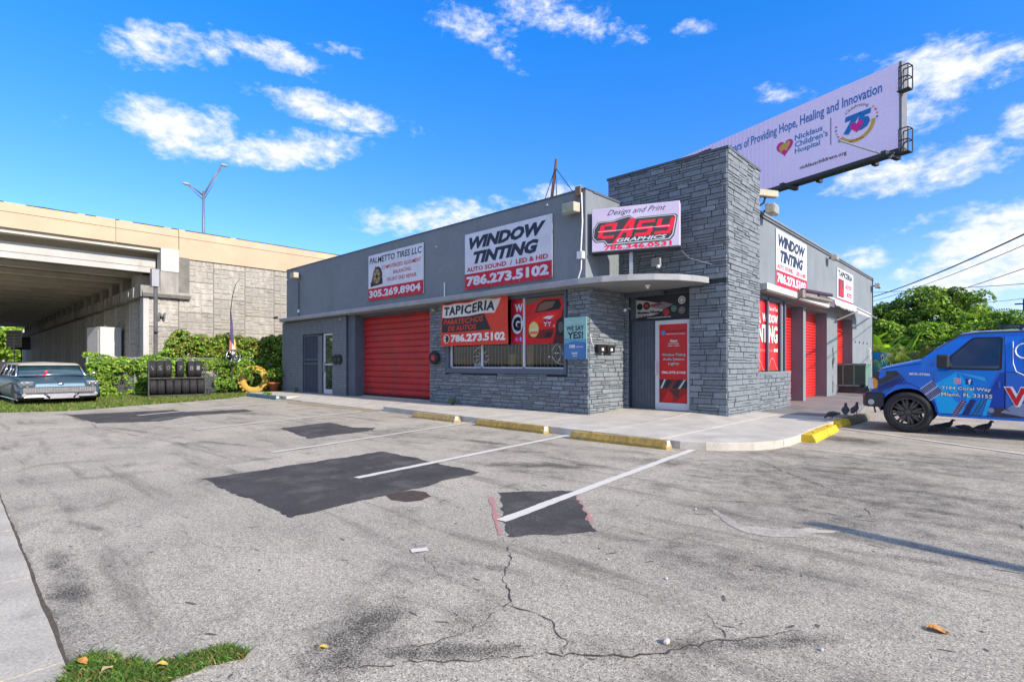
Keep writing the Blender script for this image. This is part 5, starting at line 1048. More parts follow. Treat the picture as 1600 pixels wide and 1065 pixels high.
louver((.20,.80),(.20,.16),(.17,-.21),9,paleb,darkl); louver((-.62,.78),(.50,.27),(.09,-.10),13,mat('blue louver print',(.05,.15,.45),.3),darkl); louver((.70,.37),(.15,.26),(.09,-.03),8,mat('lilac louver',(.45,.35,.60),.3),darkl)
for i,x in enumerate((.86,1.0)): louver((x,.38),(.13,.27),(.09,-.02),9,vcy if i else vdk,darkl)
vpoly([(1.16,.37),(1.22,.37),(1.30,.66),(1.24,.66)],.008,vcy)
steelp=mat('rolled film print',(.22,.27,.38),.3,var=.1); vpoly([(1.25,.42),(1.36,.36),(1.75,.36),(1.48,.52),(1.28,.52)],.008,mat('dark rolled film',(.04,.04,.06),.3)); vpoly([(1.42,.44),(1.9,.36),(2.4,.36),(2.4,.5),(1.85,.62),(1.6,.58)],.009,steelp); disc(VS,1.29,.47,.045,.010,steelp,body,'wrap_print')
vwh=flat('van white lettering',(.75,.75,.76),.4)
text(VS,'MVR-57406',.03,1.045,.34,.045,.006,vwh,body,.03,warp=lambda a,b:(a,b-.03*(a-.03)))
sl_=lambda a,b:(a,b-.03*(a-.55))
for s,u,v,w_ in (('7194 Coral Way',.55,.79,.74),('Miami, FL 33155',.54,.68,.77)):
    text(VS,s,u,v,w_,.075,.006,black,body,.07,warp=sl_,pad=.008,space=1.05); text(VS,s,u,v,w_,.075,.008,vwh,body,.03,warp=sl_,space=1.05)
ib=rpoly([(.745,.905),(.845,.90),(.845,1.0),(.745,1.005)],.02); vpoly(ib,.006,vwh,body,'emblem'); vpoly(rpoly([(.752,.912),(.838,.907),(.838,.993),(.752,.998)],.02),.008,flat('emblem coral',(.7,.08,.12)),body,'emblem'); vpoly(rpoly([(.765,.925),(.825,.92),(.825,.98),(.765,.985)],.015),.010,vwh,body,'emblem'); vpoly(rpoly([(.772,.932),(.818,.928),(.818,.973),(.772,.977)],.012),.012,flat('emblem coral',(.7,.08,.12)),body,'emblem'); disc(VS,.795,.953,.016,.014,vwh,body,'emblem'); disc(VS,.795,.953,.009,.016,flat('emblem coral',(.7,.08,.12)),body,'emblem')
vpoly([(.915,.895),(1.02,.89),(1.02,.99),(.915,.995)],.006,flat('emblem blue',(.01,.05,.22)),body,'emblem'); text(VS,'f',.955,.90,.045,.085,.008,vwh,body,.06,name='emblem')
text(VS,'WINDOW',1.50,.56,2.1,.30,.012,vwh,body,.09,warp=lambda a,b:(a+(b-.56)*-.05,b),pad=.02); text(VS,'WINDOW',1.50,.56,2.1,.30,.015,flat('van red lettering',(.60,.01,.02),.4),body,.03,warp=lambda a,b:(a+(b-.56)*-.05,b))
text(VS,'TINTING',2.0,.40,1.3,.13,.015,vwh,body,.04)
MB().tube([VS.p(1.75+.12*math.cos(a),1.46+.12*math.sin(a),.008) for a in [i*math.pi/8 for i in range(17)]],.010,4).build('emblem',vwh,body)
MB().tube([VS.p(u,v,.008) for u,v in ((1.60,1.62),(1.60,1.25),(1.64,1.12),(1.75,1.06))],.006,4).build('wrap_print',vwh,body)
MB().tube([VS.p(u,v,.002) for u,v in ((1.49,1.72),(1.49,1.1),(1.48,.38))],.008,4).tube([VS.p(u,v,.002) for u,v in ((.42,1.28),(.42,.93),(.47,.80),(.50,.38))],.005,4).tube([VS.p(u,v,.002) for u,v in ((-.62,1.115),(-.3,1.17),(.0,1.22),(.24,1.26))],.005,4).tube([VS.p(u,v,.002) for u,v in ((.52,.375),(1.48,.365))],.006,4).tube([VS.p(u,v,.002) for u,v in ((1.5,1.11),(2.8,1.10))],.004,4).build('door_seam',mat('seam shadow gap',(.006,.015,.05),.6),body)
MB().fbox(VS,1.385,1.42,.84,.95,.0,.03).build('door_handle',mat('blue handle',(.01,.07,.32),.3,spec=.6),body,bevel=.008)
# mirror, lights, bumper, wheels
mb=MB().box(-.10,.07,-.22,-.04,1.17,1.41); mb.build('mirror',plast,VR,bevel=.03).location=(.52,0,0); MB().tube([(.58,-.06,1.22),(.60,.04,1.22)],.025,6).build('mirror_arm',plast,VR)
amber=mat('amber lens',(.75,.28,.01),.15,spec=.8,var=.1); clear=mat('clear headlight',(.55,.58,.60),.08,spec=1,var=.15)
mb=MB(); mb.box(-.62,-.50,.10,.36,.77,.98); o=mb.build('headlight',clear,VR,bevel=.02); VQ=[(-.60,.775),(-.535,.80),(-.53,.93),(-.585,.985),(-.62,.985)]
mb=MB(); P=[VS.p(u,v,-.012) for u,v in VQ]; P2=[VS.p(u,v,.012) for u,v in VQ]; k=len(VQ); mb.add(P+P2,[tuple(range(k,2*k))]+[(i,(i+1)%k,k+(i+1)%k,k+i) for i in range(k)]); mb.build('indicator',amber,VR)
vpoly([(-.70,.77),(-.605,.775),(-.625,.985),(-.70,.98)],.011,clear,VR,'headlight')
MB().box(-.62,-.5,VW-.36,VW-.10,.77,.98).build('headlight',clear,VR,bevel=.02); MB().box(-.63,-.52,.4,VW-.4,.74,.98).build('grille',plast,VR,bevel=.01)
MB().add([],[]).prism([(-.72,.25),(-.72,VW-.25),(-.64,VW-.06),(-.36,VW-.0),(-.36,0.0),(-.64,.05)],.44,.70).build('bumper',plast,VR,bevel=.035)
MB().lathe([(0,.02),(.045,.015),(.055,0)],(-.56,.03,.53),(-.25,-1,0),14).build('fog_light',mat('fog lens',(.4,.42,.42),.15,spec=.9),VR,smooth=True); MB().ball((-.68,.12,.66),(.04,.05,.03)).build('marker_light',mat('pink red lens',(.5,.10,.12),.2),VR)
mb=MB().box(-.76,-.60,.12,.3,.76,.80); mb.ball((-.73,.2,.84),(.05,.07,.05)); mb.ball((-.68,.12,.76),(.04,.05,.04)); mb.build('auxiliary_light',plast,VR)
MB().tube([(-.52,.1,.45),(-.50,.1,.33)],.015,6).build('tow_hook',dmetal,VR)
wheelm=mat('bronze black alloy',(.085,.075,.068),.5,metal=.2,spec=.5,var=.15,scale=8)
def vwheel(x,y,s,par):
    o=bpy.data.objects.new('wheel',None); C.objects.link(o); o.parent=par; o.location=(x,y,.37)
    t=tyremb(.37,.25,.255,(0,1,0),(0,0,0),48); t.build('tyre',rub,o,smooth=True)
    MB().lathe([(.262,-.11),(.262,.10),(.245,.10),(.238,.0),(.238,-.10),(.250,-.118)],(0,0,0),(0,1,0),40,closed=True).build('rim',wheelm,o,smooth=True)
    mb=MB()
    for i in range(8):
        a=i*math.pi/4+.2
        for da in (-.14,.14):
            c0,s0=math.cos(a+da*.35),math.sin(a+da*.35); c1,s1=math.cos(a+da),math.sin(a+da)
            mb.tube([(c0*.055,s*.085,s0*.055),(c1*.15,s*.088,s1*.15),(c1*.245,s*.07,s1*.245)],[.026,.022,.026],6)
    mb.lathe([(0,s*.11),(.05,s*.105),(.062,s*.06),(.062,0)],(0,0,0),(0,1,0),16)
    mb.build('spokes',wheelm,o,smooth=True)
    MB().lathe([(0,0),(.17,0),(.17,.03)],(0,-s*.0,0),(0,1,0),24).build('brake_disc',mat('brake disc',(.12,.10,.09),.5,metal=.5),o)
    return o
for x in (0,3.0):
    for y,s in ((.10,-1),(VW-.10,1)): vwheel(x,y,s,VR)
MB().box(-.43,.43,.36,.38,.36,.95).box(2.55,3.45,.36,.38,.36,.95).box(-.4,3.9,.40,1.45,.36,.5).build('underbody',mat('underbody black',(.008,.008,.008),.9),VR)
# ------------------------------------------------------------------ classic car on the grass (front towards +X)
CR=empty('car',(-21.15,2.38,-.14),R(3),label='teal 1950s estate car with chrome grille parked on the grass',cat='car')
teal=mat('teal car paint',(.024,.072,.105),.36,var=.12,scale=2,spec=.35); teald=mat('dark teal paint',(.02,.055,.085),.25,spec=.6); ltb=mat('pale blue bonnet edge',(.12,.22,.29),.3,spec=.4); cream=mat('cream grey roof',(.32,.31,.27),.5,var=.1)
CW=.98
def carloft(name,st,M,par,smooth=True,bevel=0):
    # st: list of (x, [(y,z)...] half section from bottom outside to centre top)
    mb=MB(); k=len(st[0][1])
    for x,sec in st:
        for y,z in sec: mb.v.append((x,y,z))
        for y,z in sec[::-1]: mb.v.append((x,-y,z))
    n=2*k
    for i in range(len(st)-1):
        for j in range(n): mb.f.append((i*n+j,i*n+(j+1)%n,(i+1)*n+(j+1)%n,(i+1)*n+j)); mb.m.append(0)
    mb.f.append(tuple(range(n))[::-1]); mb.f.append(tuple((len(st)-1)*n+j for j in range(n))); mb.m+=[0,0]
    o=mb.build(name,M,par,smooth=smooth,fixn=True)
    e=o.modifiers.new('e','EDGE_SPLIT'); e.split_angle=R(38); return o
def sec(w,zb,zs,zt,zc): return [(w*.9,zb),(w,zb+.18),(w,(zb+zs)/2),(w*1.0,zs),(w*.93,zt),(w*.70,zt-.02),(w*.35,zc),(0,zc+.01)]
cb=carloft('body',[(0.0,sec(.93,.40,.66,.76,.70)),(-.12,sec(.96,.34,.76,.87,.78)),(-.5,sec(.98,.30,.82,.93,.86)),(-1.0,sec(.98,.28,.84,.96,.93)),(-1.5,sec(.98,.28,.86,.99,1.0)),(-2.5,sec(.98,.28,.86,.99,1.0)),(-4.0,sec(.98,.28,.88,1.0,1.0)),(-5.0,sec(.97,.32,.88,1.02,.98)),(-5.25,sec(.93,.4,.86,1.02,.9))],teal,CR)
gh=carloft('greenhouse',[(-1.35,[(.84,.99),(.83,1.0),(.80,1.01),(0,1.02)]),(-1.85,[(.86,.99),(.80,1.15),(.72,1.33),(0,1.37)]),(-2.6,[(.86,.99),(.80,1.15),(.72,1.35),(0,1.40)]),(-4.3,[(.86,.99),(.80,1.15),(.72,1.35),(0,1.39)]),(-5.0,[(.84,.99),(.80,1.02),(.7,1.04),(0,1.05)])],mat('dark teal glass',(.015,.05,.07),.05,spec=1,var=.3,scale=3),CR)
carloft('roof',[(-1.72,[(.74,1.335),(.76,1.35),(.70,1.385),(0,1.415)]),(-1.9,[(.76,1.335),(.78,1.36),(.70,1.41),(0,1.44)]),(-3.0,[(.76,1.345),(.78,1.37),(.70,1.42),(0,1.46)]),(-4.4,[(.76,1.34),(.78,1.365),(.70,1.41),(0,1.44)]),(-4.6,[(.70,1.32),(.72,1.33),(.66,1.36),(0,1.38)])],cream,CR)
mb=MB()
for s in (1,-1):
    mb.tube([(-1.36,s*.85,1.0),(-1.82,s*.76,1.35)],.03,6).tube([(-2.7,s*.87,1.0),(-2.72,s*.77,1.36)],.03,6).tube([(-3.7,s*.87,1.0),(-3.7,s*.77,1.36)],.03,6).tube([(-4.9,s*.84,1.02),(-4.4,s*.76,1.35)],.035,6).tube([(-1.3,s*.875,1.005),(-4.95,s*.875,1.01)],.018,6)
mb.tube([(-1.34,-.82,1.02),(-1.32,0,1.045),(-1.34,.82,1.02)],.018,6).tube([(-1.80,-.73,1.34),(-1.80,0,1.38),(-1.80,.73,1.34)],.02,6); mb.build('window_frame',chrome,CR,smooth=True)
mb=MB(); 
for s in (1,-1): mb.tube([(.0,s*.95,.78),(-1.2,s*1.0,.80),(-3.6,s*1.0,.62),(-5.1,s*.99,.66)],.02,6).tube([(-.1,s*.97,.33),(-5,s*.98,.32)],.02,6)
mb.build('side_trim',chrome,CR)
MB().add([(.02,-.60,.68),(.02,.60,.68),(-.02,.57,.78),(-.02,-.57,.78)],[(0,1,2,3)]).add([(-.02,-.57,.78),(-.02,.57,.78),(-.12,.55,.80),(-.12,-.55,.80)],[(0,1,2,3)]).build('bonnet_edge',ltb,CR)
MB().ball((.02,0,.78),(.03,.08,.025)).tube([(-.1,.0,.82),(-.5,0,.885),(-1.1,0,.96)],.010,6).build('bonnet_ornament',chrome,CR)
gl=MB().box(-.02,.02,-.86,.86,.52,.68).build('grille',mat('grille mesh',(.20,.20,.19),.35,metal=.8,var=.3,scale=30),CR)
mb=MB()
for i in range(5): mb.box(.02,.035,-.85,.85,.54+i*.03,.547+i*.03)
for i in range(28): y=-.84+i*.062; mb.box(.02,.03,y,y+.008,.53,.68)
mb.tube([(.03,-.90,.69),(.03,.90,.69)],.012,6); mb.build('grille_bars',chrome,gl)
bp_=[(-.35,-1.0),(-.05,-.98),(.08,-.85),(.12,-.3),(.12,.3),(.08,.85),(-.05,.98),(-.35,1.0)]
mb=MB()
for i in range(len(bp_)-1):
    (x0,y0),(x1,y1)=bp_[i],bp_[i+1]
    for za,zb_,d0,d1 in ((.33,.40,-.03,.02),(.40,.46,.02,.0),(.46,.51,0,-.03)): mb.add([(x0+d0,y0,za),(x1+d0,y1,za),(x1+d1,y1,zb_),(x0+d1,y0,zb_)],[(0,1,2,3)])
mb.add([(.15,-.42,.35),(.15,.42,.35),(.13,.30,.49),(.13,-.30,.49)],[(0,1,2,3)])
for s in (1,-1): mb.tube([(.15,s*.28,.37),(.15,s*.40,.50)],.025,8).tube([(.1,s*.9,.52),(-.2,s*1.0,.55)],.03,8)
mb.build('bumper',mat('dull chrome',(.14,.14,.15),.38,metal=1,var=.15,scale=8),CR,smooth=True)
for s in (1,-1):
    MB().lathe([(0,.05),(.04,.045),(.06,.0)],(.06,s*.84,.46),(1,0,0),16).build('parking_light',mat('dull lens',(.3,.3,.3),.2),CR,smooth=True)
    pod=MB().prism([(-.30,s*.60),(.03,s*.62),(.04,s*.92),(-.30,s*.97)][::s],.68,.86).build('headlight_pod',mat('satin silver',(.26,.27,.29),.35,metal=.5),CR,bevel=.03)
    for dy in (.69,.84): MB().lathe([(0,.05),(.04,.045),(.065,.02),(.07,0),(.078,.0),(.078,-.02)],(.035,s*dy,.77),(1,0,0),18).build('headlight',mat('sealed beam glass',(.13,.135,.14),.08,spec=.8,var=.2,scale=20),pod,smooth=True)
for x in (-.85,-3.9):
    for s in (1,-1):
        o=bpy.data.objects.new('wheel',None); C.objects.link(o); o.parent=CR; o.location=(x,s*.86,.44)
        tyremb(.33,.18,.2,(0,1,0),(0,0,0),28).build('tyre',rub,o,smooth=True); MB().lathe([(0,.10*s),(.12,.09*s),(.19,.05*s),(.2,0)],(0,0,0),(0,1,0),20).build('hubcap',chrome,o,smooth=True)
        MB().lathe([(.0,s*.125),(.36,s*.125)],(0,0,.04),(0,1,0),24).build('wheel_arch',black,o)
MB().tube([(-1.75+.05*math.sin(a),.38+.17*math.cos(a),1.06+.13*math.sin(a)) for a in [i*math.pi/8 for i in range(17)]],.012,5).build('steering_wheel',white,CR)
MB().box(-1.55,-1.54,.25,.40,1.10,1.13).build('rear_mirror',white,CR); MB().tube([(-1.5,.02,1.04),(-1.72,.02,1.28)],.006,4).ball((-1.45,-.12,1.12),(.02,.05,.06)).build('hanging_charm',mat('red charm',(.5,.03,.04),.5),CR); MB().ball((-1.2,-.2,1.03),(.03,.06,.02)).ball((-1.2,-.38,1.04),(.03,.03,.02)).build('bonnet_sticker',mat('red charm',(.5,.03,.04),.5),CR)
MB().tube([(-1.3,.98,1.0),(-1.3,1.06,1.06)],.012,5).ball((-1.3,1.08,1.08),(.04,.07,.045)).build('wing_mirror',chrome,CR)
for ch in CR.children: pass
o=empty('traffic_cone',(-25.6,4.55,.9),label='orange cone top showing behind the roof of the teal car',cat='cone'); MB().lathe([(.16,0),(.13,.05),(.04,.62),(0,.63)],(0,0,0),(0,0,1),16).build('cone',mat('orange plastic',(.75,.14,.02),.5),o,smooth=True); MB().box(-.2,.2,-.2,.2,-.9,0).build('base',dmetal,o)
# ------------------------------------------------------------------ wheel stops
def wstop(p,q,M,label,chips=None,hh=.125,w=.19):
    p=Vector(p);q=Vector(q); L=(q-p).length; a=math.atan2((q-p).y,(q-p).x); o=empty('wheel_stop',(*p,0),a,label=label,cat='wheel stop',group='concrete wheel stops along the kerb')
    mb=MB(); n=int(L/.06); pr=[(-w/2,0),(-w/2,hh*.35),(-w*.30,hh),(w*.30,hh),(w/2,hh*.35),(w/2,0)]; k=len(pr)
    for i in range(n+1):
        x=L*i/n
        for y,z in pr:
            e=.0 if 0<i<n else .02; mb.v.append((x+random.uniform(-.004,.004)+(e if i==0 else -e)*(z/hh),y*(1-e)+random.uniform(-.006,.006),max(0,z+random.uniform(-.005,.005) if z else 0)))
    for i in range(n):
        for j in range(k-1): mb.f.append((i*k+j,(i+1)*k+j,(i+1)*k+j+1,i*k+j+1)); mb.m.append(0)
    mb.f.append(tuple(range(k))); mb.m.append(0); mb.f.append(tuple(n*k+j for j in range(k))[::-1]); mb.m.append(0)
    mb.build('block',M,o,fixn=True); MB().tube([(L*.2,0,hh-.01),(L*.2,0,hh+.008)],.014,6).tube([(L*.8,0,hh-.01),(L*.8,0,hh+.008)],.014,6).build('anchor_pin',dmetal,o)
    if chips: MB().prism([(L-.05,-w*.30),(L+.004,-w*.42),(L+.008,w*.1),(L-.02,w*.2)],.03,hh*1.02).build('bare_end',litc,o,bevel=.015)
    return o
def stopmat(name,c,c2,c3=(.10,.09,.075)): return mat(name,c,.8,var=.15,scale=5,bump=.5,bs=50,speck=.12,ss=60,stain=(c2,9,.52,.7,1))
ym=stopmat('dirty yellow paint',(.34,.235,.06),(.16,.14,.10)); ym2=stopmat('bright yellow paint',(.62,.42,.02),(.25,.2,.1)); ym3=stopmat('olive worn paint',(.16,.145,.07),(.09,.085,.07)); gm=stopmat('teal green paint',(.06,.14,.15),(.12,.14,.13))
wstop((-5.42,7.22),(-3.70,7.26),ym,'dirty yellow wheel stop nearest the camera, right of the third bay line',1); wstop((-7.97,7.43),(-6.14,7.40),ym,'dirty yellow wheel stop in the middle of the front row',1)
wstop((-10.2,7.50),(-8.72,7.52),stopmat('tan worn paint',(.36,.26,.10),(.22,.19,.14)),'tan wheel stop below the shop window tyre ornament',1); wstop((-21.5,8.0),(-18.7,7.93),gm,'teal green wheel stop by the yellow tractor tyre',1)
wstop((-2.43,9.40),(-2.52,11.35),ym2,'bright yellow broken wheel stop at the right edge of the slab',None,.12,.24); wstop((-2.60,11.95),(-2.55,12.55),ym2,'short bright yellow wheel stop piece under the pigeons',None,.14,.24); wstop((-2.55,12.58),(-2.50,14.1),ym3,'olive worn wheel stop the pigeons perch on',None,.14,.26)
# air conditioner behind the van nose
acg=mat('green condenser paint',(.10,.20,.15),.6,var=.12,scale=3); o=empty('air_conditioner',(-4.6,22.6,.12),label='green air conditioner condenser on a block plinth in front of the side wall',cat='air conditioner')
MB().box(-.75,.65,0,.95,.33,1.12).build('housing',acg,o,bevel=.01); mb=MB()
for i in range(5): x=-.77+i*.35; mb.box(x,x+.03,-.02,.0,.33,1.12)
mb.box(-.77,.67,-.02,0,1.08,1.14).box(-.77,.67,-.02,0,.31,.36); mb.build('frame',mat('pale green frame',(.2,.33,.25),.6),o); mb=MB()
for i in range(22): z=.38+i*.032; mb.box(-.74,.64,-.012,-.004,z,z+.012)
mb.build('fins',mat('dark green fins',(.03,.06,.045),.6),o); MB().box(-.85,.75,0.05,.9,-.12,.33).build('plinth',mat('dark block plinth',(.07,.075,.08),.9,var=.2,scale=5),o)
blued=mat('blue dumpster paint',(.01,.22,.50),.5,var=.1); o=empty('dumpster',(-6.6,37.3,0),label='blue dumpster beyond the far end of the side wall',cat='dumpster')
MB().prism([(-1.3,0),(1.1,0),(1.1,1.2),(-1.3,1.2)],.2,1.95,top=lambda x,y:2.15-.12*(x+1.3)).build('body',blued,o); MB().box(-1.35,1.15,-.05,1.25,.15,.25).build('rim',blued,o); text(Fr((-.6,-.01,1.55),(1,0,0),(0,0,1)),'WM',0,0,.8,.32,.01,mat('pale blue lettering',(.2,.5,.7)),o,.03)
# ------------------------------------------------------------------ pigeons
pgm=mat('slate pigeon feathers',(.075,.075,.09),.7,var=.5,scale=30); pgn=mat('iridescent neck',(.03,.05,.045),.35,var=.3,scale=40)
def pigeon(x,y,z,rz,label,pose='walk'):
    o=empty('pigeon',(x,y,z),rz,label=label,cat='pigeon',group='pigeons near the van'); s=1.0
    if pose=='perch': sp=[((-.13,0,.06),.010),((-.08,0,.09),.03),((-.03,0,.13),.052),((.02,0,.175),.055),((.045,0,.215),.036),((.05,0,.25),.024),((.062,0,.275),.028),((.085,0,.28),.016),((.11,0,.272),.004)]
    elif pose=='peck': sp=[((-.17,0,.13),.010),((-.10,0,.125),.032),((-.04,0,.12),.052),((.03,0,.105),.055),((.08,0,.09),.036),((.11,0,.065),.022),((.13,0,.04),.024),((.145,0,.025),.013),((.155,0,.008),.003)]
    else: sp=[((-.18,0,.10),.010),((-.10,0,.115),.032),((-.04,0,.125),.052),((.03,0,.14),.055),((.07,0,.175),.034),((.085,0,.21),.023),((.10,0,.235),.027),((.12,0,.235),.015),((.148,0,.225),.003)]
    MB().tube([p for p,_ in sp],[r for _,r in sp],10).build('body',pgm,o,smooth=True)
    c=Vector(sp[2][0]); 
    for q in (1,-1): MB().tube([tuple(Vector(sp[3][0])+Vector((0,q*.045,.01))),tuple(c+Vector((-.02,q*.05,.01))),tuple(Vector(sp[0][0])+Vector((.01,q*.02,.01)))],[.02,.028,.006],6).build('wing',pgn if q>0 else pgm,o,smooth=True)
    for q in (1,-1): MB().tube([(0,q*.025,sp[2][0][2]-.03),(.005,q*.028,0.004),(.03,q*.03,.003)],[.008,.004,.003],5).build('leg',mat('red bird leg',(.3,.05,.05),.6),o)
    return o
pigeon(-2.62,12.95,.135,R(100),'left pigeon perched on the olive wheel stop','perch'); pigeon(-2.52,13.35,.135,R(70),'right pigeon perched on the olive wheel stop','perch'); pigeon(-2.72,12.25,.13,R(160),'pigeon crouching beside the short yellow stop piece','peck')
pigeon(-1.06,12.45,0,R(200),'leftmost pigeon under the van door, pecking','peck').scale=(.92,.92,.92); pigeon(-.95,12.65,0,R(20),'pigeon with raised head just right of the pecking one','walk').scale=(.92,.92,.92)
pigeon(-.67,12.60,0,R(15),'pigeon stooping between the pecking pair and the last one','peck').scale=(.92,.92,.92); pigeon(-.42,12.75,0,R(30),'rightmost pigeon standing upright on the asphalt','walk').scale=(.95,.95,.95)
# ------------------------------------------------------------------ vegetation
LG=[leafmat('vine leaf bright',(.30,.46,.05)),leafmat('vine leaf mid',(.19,.33,.04)),leafmat('vine leaf deep',(.09,.19,.03))]
LD=[leafmat('tree leaf mid',(.17,.29,.04)),leafmat('tree leaf deep',(.065,.14,.025)),leafmat('tree leaf bright',(.31,.43,.06))]
LR=leafmat('reddish leaf',(.20,.09,.025))
bark=mat('grey brown bark',(.12,.09,.065),.9,var=.3,scale=8,bump=.6,bs=25); stemm=mat('vine stem',(.07,.06,.03),.9)
rng=np.random.default_rng(5)
def clumps(K,cfun,r,n):
    P=[];Nn=[]
    for k in range(K):
        c=np.array(cfun(k)); rr=r*rng.uniform(.6,1.3); d=rng.normal(size=(n,3)); d/=np.linalg.norm(d,axis=1)[:,None]; d[:,2]=np.where(d[:,2]<-.35,-d[:,2],d[:,2])
        P.append(c+d*rr*rng.uniform(.75,1.05,(n,1))*np.array([1,1,.8])); Nn.append(d+rng.normal(size=(n,3))*.45+np.array([0,0,.35]))
    return np.concatenate(P),np.concatenate(Nn)
# vines on the fence: one plant mass on the low left part, one taller on the right
def hz(y):
    return 1.60+.10*math.sin(y*2.3) if y<5.9 else min(2.5,1.6+(y-5.9)*1.9)+.10*math.sin(y*3.1)+.06*math.sin(y*7)
def vine(name,y0,y1,K,label,red=.0,parts=(60,)):
    def cf(k):
        while True:
            y=rng.uniform(y0,y1); H=hz(y); z=H*rng.uniform(.02,1)**.8-.12; 
            low= z<.95 and (4.25<y<5.05 or 7.15<y<7.95)
            if low and rng.random()<.88: continue
            x=FX+.02-(rng.uniform(0,.7) if z>1.3 else rng.uniform(-.25,.30))
            return (x,y,max(.08,z))
    P,Nn=clumps(K,cf,.17,parts[0]); Nn[:,0]+=.5
    mi=rng.integers(0,3,len(P)); mats=LG+[LR]; mi=np.where(rng.random(len(P))<.03+red*(P[:,2]>1.5),3,mi)
    o=empty(name,(FX,(y0+y1)/2,0),label=label,cat='vine'); 
    P=P-np.array([FX,(y0+y1)/2,0]); leafmesh('foliage',P,Nn,rng.uniform(.06,.115,len(P)),mats,mi,.7,o,kind='stuff')
    mb=MB()
    for i in range(14):
        y=random.uniform(y0,y1)-(y0+y1)/2; mb.tube([(random.uniform(-.2,.1),y,0),(random.uniform(-.2,.1),y+random.uniform(-.3,.3),.7),(random.uniform(-.3,0),y+random.uniform(-.4,.4),1.4)],.015,5)
    mb.build('stem',stemm,o); return o
vine('climbing_vine',3.55,6.3,560,'bright green vine covering the low left stretch of fence',0)
vine('climbing_vine',6.1,11.9,1300,'tall vine thicket with reddish tips behind tyre rack and flag',.22)
def bush(name,x,y,z,rx,ry,rz,K,r,n,label,mats,sz,cat='bush',par=None,asp=.5,droop=0):
    def cf(k):
        d=rng.normal(size=3); d/=np.linalg.norm(d); d[2]=abs(d[2])*1.0-.15; q=rng.uniform(.6,1)
        return (d[0]*rx*q,d[1]*ry*q,rz*.5+d[2]*rz*.5*q)
    P,Nn=clumps(K,cf,r,n); o=empty(name,(x,y,z),label=label,cat=cat); leafmesh('foliage',P,Nn,rng.uniform(sz*.7,sz*1.3,len(P)),mats,None,asp,o,droop,kind='stuff')
    MB().tube([(0,0,0),(.05,.03,rz*.6)],[.04,.02],6).build('stem',stemm,o); return o
bush('shrub',-23.9,10.9,0,.8,.9,2.5,60,.3,70,'dark green shrub against the end of the brick wall',LD,.12)
bush('shrub',-23.5,7.85,0,.45,.45,.55,18,.16,55,'low leafy weeds spilling from the fence left of the tractor tyre',LG,.10)
bush('shrub',-22.95,8.6,.45,.22,.35,.75,10,.13,45,'leafy weed growing through the yellow tractor tyre',LG,.11)
bush('potted_plant',-22.35,9.3,.42,.30,.30,.65,12,.14,50,'leafy plant in the terracotta pot',LD,.11,'plant')
bush('shrub',-22.9,9.75,.1,.3,.4,1.1,12,.2,45,'leafy plant behind the pots at the brick corner',LG,.12)
for x,y,l in ((-20.9,9.52,'small weed at the foot of the brick wall'),(-11.3,9.55,'small weed at the foot of the stone wall below the shop window')):
    bush('weed',x,y,.12,.10,.08,.18,5,.05,22,l,LG,.05,'weed')
bush('weed',-19.8,8.0,.1,.35,.06,.10,10,.05,20,'grass weeds growing behind the teal wheel stop',LG,.06,'weed')
# grass
def blades(name,P,h,mats,w=.006,lean=.35,**k):
    n=len(P); a=rng.uniform(0,6.283,n); hh=h*rng.uniform(.5,1.3,n); d=np.stack([np.cos(a),np.sin(a),np.zeros(n)],1); t=rng.normal(size=(n,3))*lean; t[:,2]=0
    V=np.stack([P-d*w,P+d*w,P+t*hh[:,None]*.4+d*w*.7+np.stack([0*hh,0*hh,hh*.6],1),P+t*hh[:,None]+np.stack([0*hh,0*hh,hh],1)],1).reshape(-1,3)
    I=np.arange(n)[:,None]*4; F_=np.concatenate([I+np.array([0,1,2]),I+np.array([0,2,3])],1).reshape(-1,3)
    me=bpy.data.meshes.new(name); me.from_pydata([],[],[]); me.vertices.add(len(V)); me.vertices.foreach_set('co',V.ravel()); me.loops.add(F_.size); me.loops.foreach_set('vertex_index',F_.ravel().astype(np.int32)); me.polygons.add(len(F_)); me.polygons.foreach_set('loop_start',np.arange(0,F_.size,3,dtype=np.int32)); me.polygons.foreach_set('loop_total',np.full(len(F_),3,dtype=np.int32))
    for m in mats: me.materials.append(m)
    me.polygons.foreach_set('material_index',np.repeat(rng.integers(0,len(mats),n),2).astype(np.int32)); me.update(calc_edges=True)
    return link(name,me,**k)
GM=[leafmat('grass bright',(.13,.22,.03),.3),leafmat('grass mid',(.07,.15,.025),.3),leafmat('grass dry',(.26,.22,.09),.2)]
from mathutils.geometry import intersect_point_tri_2d
def inside(poly_,x,y):
    c=np.zeros(len(x),bool); n=len(poly_)
    for i in range(n):
        x1,y1=poly_[i];x2,y2=poly_[(i+1)%n]; t=((y1>y)!=(y2>y))&(x<(x2-x1)*(y-y1)/((y2-y1)+1e-12)+x1); c^=t
    return c
gp=[(-19.2,.5),(-18.8,1.0),(-18.2,2.12),(-18.5,3.0),(-19.05,3.68),(-19.8,5.57),(-20.6,6.9),(-21.6,8.0),(-22.0,8.3),(-22.1,10),(-24.5,11),(-25,6),(-27.9,5.8),(-34,5.5),(-34,.5)]
x=rng.uniform(-34,-18,150000); y=rng.uniform(.4,11,150000); k=inside(gp,x,y)&(rng.random(150000)<np.clip(1.5-(-18-x)/14,.25,1)); P=np.stack([x[k],y[k],np.full(k.sum(),-.03)],1)
blades('grass',P,.10,GM[:2]+GM[:1]+GM[2:],.010,.4,kind='stuff',label='green grass strip under the car and the tyre rack',cat='grass')
x=rng.uniform(-140,-34,16000); y=rng.uniform(.3,6,16000); blades('grass',np.stack([x,y,x*0-.03],1),.12,GM[:2],.03,.4,kind='stuff',label='grass under the expressway bridge',cat='grass')
